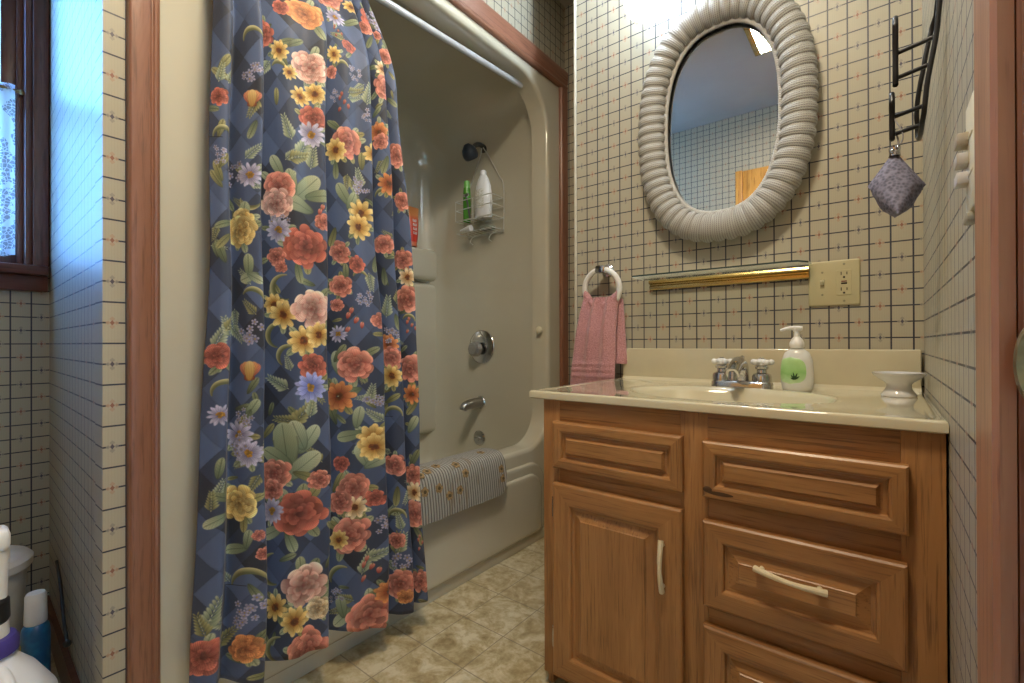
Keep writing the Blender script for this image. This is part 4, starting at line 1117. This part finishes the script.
# ------------------------------------------------------------------ shower curtain: pleated cloth
# pleats as (y at top, y at middle, y at bottom, offset towards the room)
def curtain_xc(z):
    t = max(0.0, min(1.0, (z - 1.55) / .42)); return -1.095 - .145 * t * t * (3 - 2 * t) 
RID = [tuple(c * .973 for c in q) for q in ((.401, .384, .352), (.473, .475, .474), (.637, .632, .628), (.768, .783, .815), (.815, .851, .896), (.860, .912, .952))]
HEM = [.150, .112, .120, .078, .080, .090]
CP = []   # control points: (y_top, y_mid, y_bot, dx, hem)
def _cp(a, b, f, dx, o=0.0):
    CP.append(tuple(RID[a][k] + (RID[b][k] - RID[a][k]) * f + o for k in range(3)) + (dx, HEM[a] + (HEM[b] - HEM[a]) * f))
_cp(0, 0, 0, -.012, -.004); _cp(0, 1, .16, .010); _cp(0, 1, .34, .012); _cp(0, 1, .50, -.018); _cp(0, 1, .72, .020); _cp(0, 1, .96, .040)
for _i in (1, 2, 3, 4):
    sp_k = RID[_i + 1][1] - RID[_i][1]; big = sp_k > .1
    _cp(_i, _i, 0, .026, .004)
    _cp(_i, _i, 0, -.004, -.004)
    _cp(_i, _i, 0, -.052, .005)
    _cp(_i, _i + 1, .16 if big else .3, -.046 if big else -.036)
    if big: _cp(_i, _i + 1, .38, -.004); _cp(_i, _i + 1, .55, .020); _cp(_i, _i + 1, .75, .024)
    else: _cp(_i, _i + 1, .62, .014)
    _cp(_i, _i + 1, .95, .044 if big else .034)
_cp(5, 5, 0, .020, .004); _cp(5, 5, 0, -.010, .0)
CZ = [1.965 - i * (1.965 - .0) / 150 for i in range(151)]
CU = 10
def curtain_rows():
    rows = []
    for k in range(151):
        w = k / 150
        P = []
        for (yt, ym, yb, dx, hem) in CP:
            z = 1.965 + (hem - 1.965) * w
            if z > .98: t = min(1.25, (z - .98) / (1.75 - .98)); y = ym + (yt - ym) * t - (.020 * (yt - .39) / .46 * math.sin(PI * min(1, (z - .98) / .85)))
            else: t = (.98 - z) / (.98 - .09); y = ym + (yb - ym) * t
            amp = 1.0 - .45 * max(0, min(1, (z - 1.3) / .65))
            wob = .004 * math.sin(z * 5.1 + yt * 40) + .003 * math.sin(z * 11.3 + yt * 23)
            P.append((y + .4 * wob, curtain_xc(z) + dx * amp + wob, z))
        rows.append([(x, y, z) for y, x, z in smooth(P, CU)])
    return rows
def curtain_arc(rows):
    r = rows[75]; L = [0.0]
    for i in range(1, len(r)): L.append(L[-1] + math.dist(r[i - 1], r[i]))
    return L

# printed flowers of the cloth: kind, place along the cloth (m), height (m), size (m), ...
FLOWERS = [
('L',0.028,1.443,0.025,60), ('L',0.022,1.419,0.025,150), ('N',0.022,1.419,0.028,80), ('N',0.043,1.417,0.026,70), ('T',0.129,1.51,0.025,20,190), 
('T',0.03,1.285,0.023,0,180), ('L',0.132,1.313,0.023,250), ('T',0.132,1.165,0.023,180,330), ('L',0.355,1.558,0.024,200), ('L',0.417,1.608,0.029,300), 
('L',0.37,1.558,0.022,40), ('T',0.328,1.484,0.024,10,150), ('N',0.348,1.349,0.041,110), ('N',0.385,1.312,0.048,60), ('N',0.37,1.287,0.04,20), 
('N',0.405,1.288,0.036,80), ('G',0.385,1.214,0.05,45), ('G',0.367,1.176,0.043,160), ('G',0.417,1.202,0.036,10), ('G',0.317,1.262,0.031,120), 
('G',0.351,1.225,0.035,100), ('N',0.132,1.263,0.029,45), ('L',0.02,1.213,0.025,110), ('L',0.032,1.236,0.021,60), ('G',0.115,1.13,0.031,80), 
('L',0.126,1.104,0.023,10), ('L',0.03,1.102,0.023,200), ('G',0.634,1.232,0.036,120), ('G',0.656,1.217,0.03,60), ('L',0.614,1.295,0.026,270), 
('L',0.673,1.39,0.026,20), ('L',0.609,1.407,0.026,150), ('T',0.634,1.555,0.021,20,160), ('N',0.708,1.5,0.04,80), ('N',0.682,1.277,0.035,100), 
('L',0.906,1.425,0.028,60), ('L',0.909,1.337,0.028,250), ('T',0.899,1.248,0.024,0,170), ('L',1.126,1.702,0.025,100), ('L',1.107,1.527,0.025,330), 
('L',1.111,1.352,0.025,40), ('L',0.899,1.688,0.028,230), ('L',1.127,1.815,0.04,80), ('L',1.125,1.79,0.034,240), ('L',0.689,1.714,0.031,30), 
('L',0.689,1.326,0.025,90), ('N',0.67,1.503,0.032,20), ('L',0.022,1.043,0.027,110), ('L',0.132,1.103,0.026,30), ('L',0.028,1.066,0.023,230), 
('G',0.122,1.019,0.028,90), ('G',0.122,0.994,0.025,200), ('G',0.135,0.992,0.022,330), ('T',0.126,0.945,0.025,-10,150), ('N',0.024,0.861,0.036,70), 
('N',0.038,0.882,0.03,110), ('N',0.043,0.893,0.03,60), ('L',0.024,0.8,0.022,230), ('T',0.038,0.748,0.024,-20,200), ('L',0.129,0.759,0.022,60), 
('G',0.129,0.71,0.025,60), ('L',0.119,0.688,0.023,250), ('T',0.336,0.979,0.031,80,290), ('L',0.367,1.016,0.027,280), ('L',0.322,1.065,0.024,200), 
('T',0.322,0.867,0.03,60,260), ('T',0.344,0.818,0.027,60,230), ('N',0.322,0.756,0.039,150), ('N',0.37,0.683,0.044,50), ('N',0.344,0.67,0.039,170), 
('N',0.391,0.697,0.036,80), ('G',0.348,0.633,0.043,160), ('G',0.385,0.623,0.04,60), ('G',0.364,0.634,0.041,110), ('G',0.609,0.799,0.035,100), 
('L',0.614,0.824,0.028,60), ('L',0.682,0.826,0.027,30), ('L',0.664,0.767,0.026,300), ('G',0.638,0.722,0.032,200), ('L',0.597,0.664,0.028,110), 
('G',0.658,0.656,0.032,80), ('G',0.638,0.61,0.035,190), ('G',0.682,0.601,0.027,330), ('N',0.685,0.713,0.034,80), ('L',0.597,1.123,0.028,250), 
('T',0.664,1.016,0.023,20,160), ('L',0.627,1.033,0.024,90), ('L',0.71,1.06,0.025,260), ('N',0.895,0.947,0.041,80), ('T',0.895,0.645,0.026,0,180), 
('L',0.895,0.695,0.026,30), ('L',0.921,0.909,0.025,280), ('L',1.107,0.663,0.029,230), ('L',1.107,0.738,0.025,300), ('G',1.107,0.613,0.031,60), 
('L',0.895,1.035,0.026,270), ('T',1.107,0.913,0.019,0,160), ('G',0.03,0.483,0.026,210), ('G',0.096,0.409,0.028,190), ('L',0.126,0.514,0.028,20), 
('L',0.038,0.529,0.025,150), ('L',0.111,0.468,0.025,270), ('N',0.022,0.521,0.028,90), ('G',0.119,0.43,0.023,80), ('G',0.34,0.609,0.062,100), 
('G',0.373,0.56,0.05,40), ('G',0.322,0.584,0.042,150), ('L',0.382,0.536,0.03,330), ('G',0.31,0.411,0.035,200), ('G',0.355,0.387,0.03,290), 
('L',0.34,0.424,0.028,120), ('T',0.31,0.324,0.038,90,280), ('T',0.119,0.331,0.034,10,180), ('L',0.132,0.316,0.024,300), ('G',0.37,0.252,0.03,190), 
('G',0.421,0.242,0.031,40), ('T',0.317,0.139,0.03,80,260), ('N',0.03,0.288,0.043,75), ('N',0.017,0.268,0.035,110), ('N',0.079,0.217,0.038,45), 
('N',0.041,0.186,0.03,20), ('L',0.106,0.174,0.024,160), ('L',0.143,0.201,0.021,40), ('L',0.609,0.316,0.033,260), ('G',0.65,0.321,0.028,320), 
('N',0.667,0.267,0.042,70), ('N',0.692,0.285,0.04,20), ('G',0.614,0.141,0.037,220), ('G',0.609,0.167,0.033,100), ('L',0.706,0.081,0.031,40), 
('L',0.644,0.397,0.028,20), ('L',0.603,0.49,0.031,60), ('T',0.609,0.241,0.031,60,200), ('G',0.667,0.554,0.037,110), ('G',0.696,0.535,0.034,30), 
('N',0.887,0.28,0.044,80), ('N',0.899,0.281,0.042,70), ('L',0.895,0.419,0.03,260), ('L',1.107,0.3,0.027,300), ('L',0.895,0.142,0.03,250), 
('T',0.891,0.356,0.026,0,180), ('L',1.111,0.513,0.031,60), ('P',0.02,1.371,0.018,'red'), ('U',0.129,1.375,0.022), ('K',0.129,1.436,0.022,'lav'), 
('P',0.394,1.645,0.037,'orange'), ('P',0.284,1.57,0.03,'red'), ('S',0.332,1.533,0.024,'yellow'), ('P',0.401,1.51,0.035,'pink'), 
('S',0.382,1.435,0.022,'yellow'), ('S',0.413,1.448,0.023,'yellow'), ('P',0.409,1.387,0.028,'red'), ('S',0.405,1.349,0.029,'lav'), 
('P',0.322,1.213,0.036,'coral'), ('P',0.317,1.175,0.033,'pink'), ('K',0.096,1.218,0.026,'lav'), ('S',0.129,1.215,0.025,'lav'), 
('K',0.022,1.249,0.017,'lav'), ('P',0.111,1.118,0.025,'yellow'), ('P',0.344,1.644,0.019,'red'), ('S',0.358,1.484,0.017,'yellow'), 
('K',0.328,1.126,0.024,'lav'), ('P',0.664,1.628,0.018,'red'), ('S',0.609,1.593,0.024,'yellow'), ('K',0.673,1.552,0.018,'lav'), 
('B',0.634,1.468,0.021,'red'), ('P',0.647,1.367,0.038,'coral'), ('S',0.614,1.345,0.029,'yellow'), ('K',0.685,1.264,0.023,'lav'), 
('S',0.682,1.189,0.034,'yellow'), ('B',0.427,1.153,0.023,'coral'), ('S',0.647,1.716,0.027,'lav'), ('P',0.656,1.766,0.018,'orange'), 
('P',0.597,1.544,0.017,'coral'), ('K',0.609,1.481,0.015,'lav'), ('S',0.708,1.777,0.022,'yellow'), ('B',0.638,1.667,0.016,'red'), 
('P',0.899,1.739,0.025,'coral'), ('P',1.107,1.665,0.027,'coral'), ('S',0.921,1.601,0.024,'cream'), ('P',0.925,1.55,0.035,'coral'), 
('S',0.895,1.424,0.028,'orange'), ('S',0.719,1.349,0.025,'yellow'), ('P',1.107,1.377,0.032,'coral'), ('S',0.917,1.286,0.028,'orange'), 
('K',0.71,1.45,0.019,'lav'), ('P',0.899,1.399,0.022,'coral'), ('P',1.104,1.74,0.016,'coral'), ('P',1.111,1.252,0.025,'coral'), 
('P',0.106,1.094,0.032,'yellow'), ('K',0.126,0.871,0.025,'lav'), ('P',0.024,0.824,0.025,'red'), ('U',0.122,0.785,0.025), ('S',0.032,0.701,0.021,'lav'), 
('S',0.101,0.653,0.029,'lav'), ('K',0.115,0.688,0.019,'lav'), ('P',0.382,1.078,0.045,'red'), ('S',0.322,1.114,0.027,'lav'), 
('P',0.317,1.052,0.02,'coral'), ('P',0.328,1.028,0.013,'coral'), ('S',0.31,0.941,0.024,'yellow'), ('S',0.332,0.917,0.031,'yellow'), 
('P',0.397,0.931,0.042,'pink'), ('S',0.376,0.856,0.033,'yellow'), ('S',0.413,0.87,0.028,'yellow'), ('P',0.397,0.795,0.031,'red'), 
('S',0.391,0.746,0.034,'blue'), ('P',0.614,1.084,0.026,'coral'), ('P',0.658,1.055,0.021,'red'), ('S',0.609,0.998,0.024,'yellow'), 
('P',0.614,0.997,0.026,'coral'), ('K',0.67,0.966,0.021,'lav'), ('B',0.641,0.908,0.026,'coral'), ('P',0.65,0.794,0.04,'coral'), 
('S',0.614,0.712,0.037,'orange'), ('K',0.689,0.687,0.025,'lav'), ('S',0.689,0.599,0.034,'yellow'), ('S',0.609,0.874,0.021,'lav'), 
('P',0.603,0.949,0.016,'coral'), ('S',0.673,1.153,0.032,'yellow'), ('P',0.899,1.123,0.026,'coral'), ('P',1.1,1.088,0.027,'coral'), 
('S',1.111,1.039,0.025,'cream'), ('P',1.107,0.976,0.035,'coral'), ('S',0.891,0.846,0.028,'orange'), ('P',0.899,0.808,0.03,'coral'), 
('S',0.895,0.758,0.03,'yellow'), ('P',1.107,0.776,0.037,'coral'), ('S',1.107,0.701,0.027,'orange'), ('P',0.427,1.141,0.019,'coral'), 
('P',0.708,0.91,0.02,'coral'), ('K',0.902,0.871,0.023,'lav'), ('B',1.111,0.901,0.019,'coral'), ('P',0.101,0.506,0.035,'yellow'), 
('S',0.122,0.613,0.028,'lav'), ('K',0.096,0.629,0.023,'lav'), ('P',0.317,0.546,0.035,'coral'), ('P',0.31,0.509,0.025,'coral'), 
('P',0.409,0.525,0.022,'coral'), ('P',0.37,0.449,0.049,'red'), ('S',0.31,0.46,0.028,'lav'), ('P',0.382,0.278,0.045,'pink'), 
('S',0.31,0.238,0.03,'yellow'), ('S',0.358,0.202,0.032,'yellow'), ('P',0.413,0.217,0.025,'cream'), ('P',0.385,0.13,0.042,'coral'), 
('K',0.126,0.281,0.026,'lav'), ('K',0.119,0.258,0.021,'lav'), ('P',0.02,0.206,0.034,'red'), ('P',0.122,0.196,0.029,'orange'), 
('P',0.614,0.538,0.02,'red'), ('P',0.641,0.472,0.037,'coral'), ('P',0.689,0.437,0.021,'red'), ('S',0.644,0.422,0.028,'cream'), 
('P',0.609,0.44,0.029,'coral'), ('P',0.631,0.35,0.044,'coral'), ('B',0.673,0.253,0.026,'coral'), ('K',0.7,0.359,0.023,'lav'), 
('P',0.676,0.127,0.049,'coral'), ('S',0.692,0.574,0.034,'yellow'), ('S',0.603,0.341,0.024,'yellow'), ('P',0.895,0.507,0.03,'coral'), 
('K',0.895,0.218,0.028,'lav'), ('P',0.895,0.167,0.038,'coral'), ('P',1.107,0.463,0.031,'coral'), ('S',1.107,0.413,0.029,'cream'), 
('P',1.107,0.35,0.037,'coral'), ('P',1.107,0.15,0.031,'coral'), ('P',0.887,0.293,0.022,'coral'), ('S',0.716,0.179,0.029,'orange'), 
('B',1.117,0.264,0.019,'coral'), ('P',0.906,0.13,0.02,'orange'), ('K',0.597,0.194,0.018,'lav'), ('P',0.138,0.437,0.011,'coral'), 
('P',0.147,0.397,0.014,'coral'), 
]
PXM = 1000.0                                   # texels per metre of cloth
def paint_cloth(width, zmax):
    W, H = int(width * PXM) + 2, int(zmax * PXM) + 2
    img = np.zeros((H, W, 3), np.float32)
    yy, xx = np.mgrid[0:H, 0:W].astype(np.float32)
    r = np.random.RandomState(5)
    # woven lattice of blue diamonds
    a = (xx / 72.0 + yy / 84.0); b = (xx / 72.0 - yy / 84.0)
    ia, ib = np.floor(a).astype(int), np.floor(b).astype(int)
    tone = np.array([[.20, .235, .325], [.245, .295, .41], [.31, .37, .50], [.155, .175, .235], [.27, .325, .45], [.22, .265, .365]], np.float32)
    idx = (ia * 2 + ib * 3 + (ia * ib) % 2) % 6
    img[:] = tone[idx]
    edge = np.minimum(np.abs(a - np.round(a)), np.abs(b - np.round(b)))
    img *= (1 - .06 * (edge < .03))[..., None]
    def win(cx, cy, R):
        x0, x1 = max(0, int(cx - R)), min(W, int(cx + R) + 1); y0, y1 = max(0, int(cy - R)), min(H, int(cy + R) + 1)
        if x1 <= x0 or y1 <= y0: return None
        return slice(y0, y1), slice(x0, x1), xx[y0:y1, x0:x1] - cx, yy[y0:y1, x0:x1] - cy
    def over(sl, alpha, col):
        t = img[sl]; a = np.clip(alpha, 0, 1)[..., None]; t += (col - t) * a
    def petal(cx, cy, ang, L, Wd, dark, light, veins=0.12, outline=True):
        w = win(cx, cy, L * 1.25 + 2)
        if w is None: return
        sy, sx, dx, dy = w; c, s = math.cos(ang), math.sin(ang)
        p = dx * c + dy * s; q = -dx * s + dy * c
        t = p / L                                # -1..1 along
        ww = Wd * (1 + .25 * t)
        d = np.sqrt(t * t + (q / ww) ** 2)
        al = (1 - d) * min(L, Wd) / 1.1
        k = np.clip((t + 1) / 2, 0, 1)[..., None]
        col = np.array(dark) + (np.array(light) - np.array(dark)) * k ** 1.15
        col = col * (1 + veins * np.sin(q * 1.9 + t * 2)[..., None])
        if outline: col = col * (1 - .30 * np.clip((d - .82) / .16, 0, 1)[..., None] * (t < .35)[..., None])
        over((sy, sx), al, col.astype(np.float32))
    PAL = {'red': ((.38, .11, .10), (.84, .50, .42)), 'coral': ((.50, .17, .15), (.95, .66, .58)), 'pink': ((.58, .27, .25), (.98, .84, .78)),
           'orange': ((.52, .22, .12), (.94, .66, .42)), 'yellow': ((.58, .38, .12), (.97, .89, .62)), 'cream': ((.66, .48, .28), (.98, .94, .82)),
           'lav': ((.44, .42, .56), (.82, .81, .90)), 'blue': ((.34, .38, .66), (.70, .74, .95))}
    GREEN = [((.25, .29, .21), (.56, .59, .45)), ((.29, .34, .25), (.64, .66, .52)), ((.34, .35, .22), (.68, .66, .46))]
    PALE = [((.38, .44, .36), (.76, .78, .66)), ((.34, .40, .31), (.70, .73, .60))]
    def leaf(cx, cy, ang, L, pal, fat=.34):
        dk, lt = pal[r.randint(len(pal))]
        petal(cx, cy, ang, L, L * fat, dk, lt, .05)
        w = win(cx, cy, L + 2)
        if w is None: return
        sy, sx, dx, dy = w; c, s = math.cos(ang), math.sin(ang); p = dx * c + dy * s; q = -dx * s + dy * c
        side = np.abs(((p - np.abs(q) * 1.1) / 6.0) % 1.0 - .5) * 6.0
        over((sy, sx), np.where((np.abs(p) < L * .85) & (np.abs(q) < L * fat * .75), .30 * np.clip(1.1 - side, 0, 1), 0), np.array(dk) * .9)
        over((sy, sx), np.where(np.abs(p) < L * .9, np.clip(1.3 - np.abs(q), 0, 1) * .65, 0), np.array(dk) * .8)
    def fern(cx, cy, ang, L):
        n = 7; c, s = math.cos(ang), math.sin(ang); ox, oy = cx - c * L * .6, cy - s * L * .6
        dk, lt = PALE[0] if r.rand() < .6 else GREEN[2]
        for k in range(n):
            t = (k + .6) / n; px, py = ox + c * L * 1.25 * t, oy + s * L * 1.25 * t; l = L * .24 * (1.2 - .6 * t)
            petal(px, py, ang, L * .10, 1.5, lt, lt, 0, False)
            for sg in (-1, 1):
                a2 = ang + sg * (.75 - .25 * t); petal(px + math.cos(a2) * l, py + math.sin(a2) * l, a2, l, l * .33, dk, lt, .05)
    def tendril(cx, cy, a0, a1, R):
        w = win(cx, cy, R + 10)
        if w is None: return
        sy, sx, dx, dy = w; rho = np.hypot(dx, dy); th = np.degrees(np.arctan2(dy, dx))
        f = ((th - a0) % 360) / ((a1 - a0) % 360 or 360)
        wd = np.where((f >= 0) & (f <= 1), 2.0 + R * .17 * np.sin(np.clip(f, 0, 1) * PI) ** 1.2, -5)
        d = np.abs(rho - R * (1 - .12 * f))
        k = np.clip((rho - R * .85) / (R * .3), 0, 1)[..., None]
        over((sy, sx), wd - d, np.array((.36, .37, .24)) + (np.array((.80, .77, .58)) - np.array((.36, .37, .24))) * k)
    def peony(cx, cy, R, col):
        dk, lt = [np.array(c) for c in PAL[col]]
        for ring, (rho, n, l, wd) in enumerate(((.68, 9, .36, .32), (.54, 10, .32, .24), (.42, 9, .28, .20), (.30, 8, .23, .16), (.18, 6, .19, .13), (.07, 4, .15, .10))):
            ph = r.rand() * 6
            for k in range(n):
                a = ph + 2 * PI * k / n + r.uniform(-.15, .15); rr = R * rho * r.uniform(.86, 1.12); b = r.uniform(.74, 1.12) * (1.0 - .03 * ring)
                petal(cx + rr * math.cos(a), cy + rr * math.sin(a) * .95, a + r.uniform(-.3, .3), R * l * r.uniform(.85, 1.15), R * wd * r.uniform(.85, 1.2), dk * b, np.clip(lt * b * (1.06 - .05 * ring), 0, 1), .10)
    def daisy(cx, cy, R, col):
        dk, lt = [np.array(c) for c in PAL[col]]; n = 12 if col in ('lav', 'blue') else 9
        for layer in (0, 1):
            ph = r.rand() * 6
            for k in range(n):
                a = ph + 2 * PI * k / n + r.uniform(-.1, .1); L = R * (.40 - .06 * layer); rr = R * (.56 - .10 * layer); b = r.uniform(.88, 1.08)
                petal(cx + rr * math.cos(a), cy + rr * math.sin(a), a, L, R * (.14 if n == 12 else .19), dk * b, lt * b, .08)
        cc = np.array((.72, .52, .16)) if col in ('lav', 'blue') else np.array((.50, .26, .08))
        for k in range(16):
            a = r.rand() * 6.3; q = R * .20 * math.sqrt(r.rand()); petal(cx + q * math.cos(a), cy + q * math.sin(a), a, R * .09 + .8, R * .08 + .8, cc * .55, cc * r.uniform(.8, 1.25), 0)
    def cluster(cx, cy, R, col):
        for k in range(11):
            a = r.rand() * 6.3; q = R * .85 * math.sqrt(r.rand()); b = R * r.uniform(.22, .32); dk, lt = [np.array(c) * r.uniform(.8, 1.05) for c in PAL[col]]
            x, y = cx + q * math.cos(a), cy + q * math.sin(a) * 1.15
            for j in range(5):
                t = a + j * 2 * PI / 5; petal(x + b * .55 * math.cos(t), y + b * .55 * math.sin(t), t, b * .55, b * .38, dk, lt, 0)
            petal(x, y, 0, b * .2 + .6, b * .2 + .6, (.55, .45, .2), (.7, .6, .3), 0)
    def tulip(cx, cy, R):
        for a, b in ((2.3, 0), (.85, 0), (1.95, 1), (1.2, 1), (1.57, 2)):
            dk, lt = (((.48, .19, .14), (.80, .50, .40)), ((.52, .26, .14), (.86, .62, .42)), ((.62, .45, .20), (.88, .76, .52)))[b]
            petal(cx + R * .25 * math.cos(a), cy + R * .3 * math.sin(a) - R * .1, a, R * .8, R * .36, dk, lt, .08)
    def buds(cx, cy, R, col):
        for k in range(5):
            a = 2.2 + k * .5; x, y = cx + R * (.15 + .2 * k) * math.cos(a + k), cy + R * .8 - R * .38 * k
            dk, lt = PAL[col]; petal(x, y, 1.3 + .4 * math.sin(k * 3), R * .30, R * .18, dk, lt, .05)
            petal(x + 2, y + R * .25, 1.2, R * .2, 1.4, (.28, .32, .18), (.45, .48, .3), 0)
    # quiet filler foliage, then the named flowers over it
    for k in range(300):
        x, y = r.rand() * W, r.rand() * H; a = r.rand() * 6.3
        (leaf(x, y, a, r.uniform(14, 24), GREEN) if r.rand() < .55 else fern(x, y, a, r.uniform(24, 40)))
    allf = list(FLOWERS)
    for k in range(16):        # the print carries on up to the rod
        x, y = (k % 8 + r.uniform(.2, .8)) * W / 8, (1.74 + .13 * (k // 8) + r.uniform(0, .06)) * PXM
        allf.append(('PSPK'[k % 4], x / PXM, y / PXM, r.uniform(.026, .042), ('coral', 'yellow', 'red', 'lav')[k % 4]))
    for t in allf:
        if t[0] in 'PS' and t[3] > .022:
            for k in range(4):
                a = r.rand() * 6.3; R = t[3] * PXM * r.uniform(.85, 1.0); leaf(t[1] * PXM + R * math.cos(a), t[2] * PXM + R * math.sin(a), a, min(34, R * .62), PALE if r.rand() < .45 else GREEN, .42)
    for pas in (0, 1):
        for t in allf:
            k, u, z, R = t[:4]; x, y, R = u * PXM, z * PXM, R * PXM
            if (k in 'LNTG') != (pas == 0): continue
            if k == 'L': leaf(x, y, math.radians(t[4]), R * 1.0, GREEN)
            elif k == 'G': leaf(x, y, math.radians(t[4]), R * .95, PALE, .45)
            elif k == 'N': fern(x, y, math.radians(t[4]), R * 1.15)
            elif k == 'T': tendril(x, y, t[4], t[5], R)
            elif k == 'P': peony(x, y, R * 1.12, t[4])
            elif k == 'S': daisy(x, y, R * 1.2, t[4])
            elif k == 'K': cluster(x, y, R * 1.15, t[4])
            elif k == 'U': tulip(x, y, R * 1.15)
            elif k == 'B': buds(x, y, R * 1.25, t[4])
    return np.clip(img, 0, 1)
CR = curtain_rows(); CA = curtain_arc(CR)
CLOTH = paint_cloth(CA[-1], 1.97)
hh, ww = CLOTH.shape[:2]
im = bpy.data.images.new('printed cloth', ww, hh, alpha=False)
im.pixels.foreach_set(np.concatenate([CLOTH, np.ones((hh, ww, 1), np.float32)], 2).astype(np.float32).ravel())
im.update()
cm, nt, b = new_mat('floral cloth')
ti = N(nt, 'ShaderNodeTexImage'); ti.image = im; ti.extension = 'EXTEND'
nt.links.new(N(nt, 'ShaderNodeTexCoord').outputs['UV'], ti.inputs['Vector'])
weave = noise(nt, position(nt), 700, 2)
nt.links.new(ti.outputs['Color'], b.inputs['Base Color'])
b.inputs['Roughness'].default_value = .62; b.inputs['Sheen Weight'].default_value = .12
bump(nt, b, noise(nt, position(nt, (6, 6, 3)), 3.0, 4), .25, .01)
nk, ni = len(CR), len(CR[0])
me = bpy.data.meshes.new('shower_curtain')
VV = [p for row in CR for p in row]
FF = [(k * ni + i, k * ni + i + 1, (k + 1) * ni + i + 1, (k + 1) * ni + i) for k in range(nk - 1) for i in range(ni - 1)]
corg = Vector((-1.13, .65, .10))
me.from_pydata([tuple(Vector(p) - corg) for p in VV], [], FF)
lay = me.uv_layers.new(name='UVMap')
ZW = hh / PXM
uvs = np.array([(CA[k % ni] * PXM / ww, VV[k][2] / ZW) for k in (lp.vertex_index for lp in me.loops)], np.float32)
lay.data.foreach_set('uv', uvs.ravel())
me.polygons.foreach_set('use_smooth', [True] * len(FF)); me.materials.append(cm)
cur = bpy.data.objects.new('shower_curtain', me); C.objects.link(cur); cur.location = corg
sd_ = cur.modifiers.new('thickness', 'SOLIDIFY'); sd_.thickness = .0016; sd_.offset = 0
tag(cur, 'navy shower curtain with coral and yellow flowers, gathered at one side of the tub', 'shower curtain')
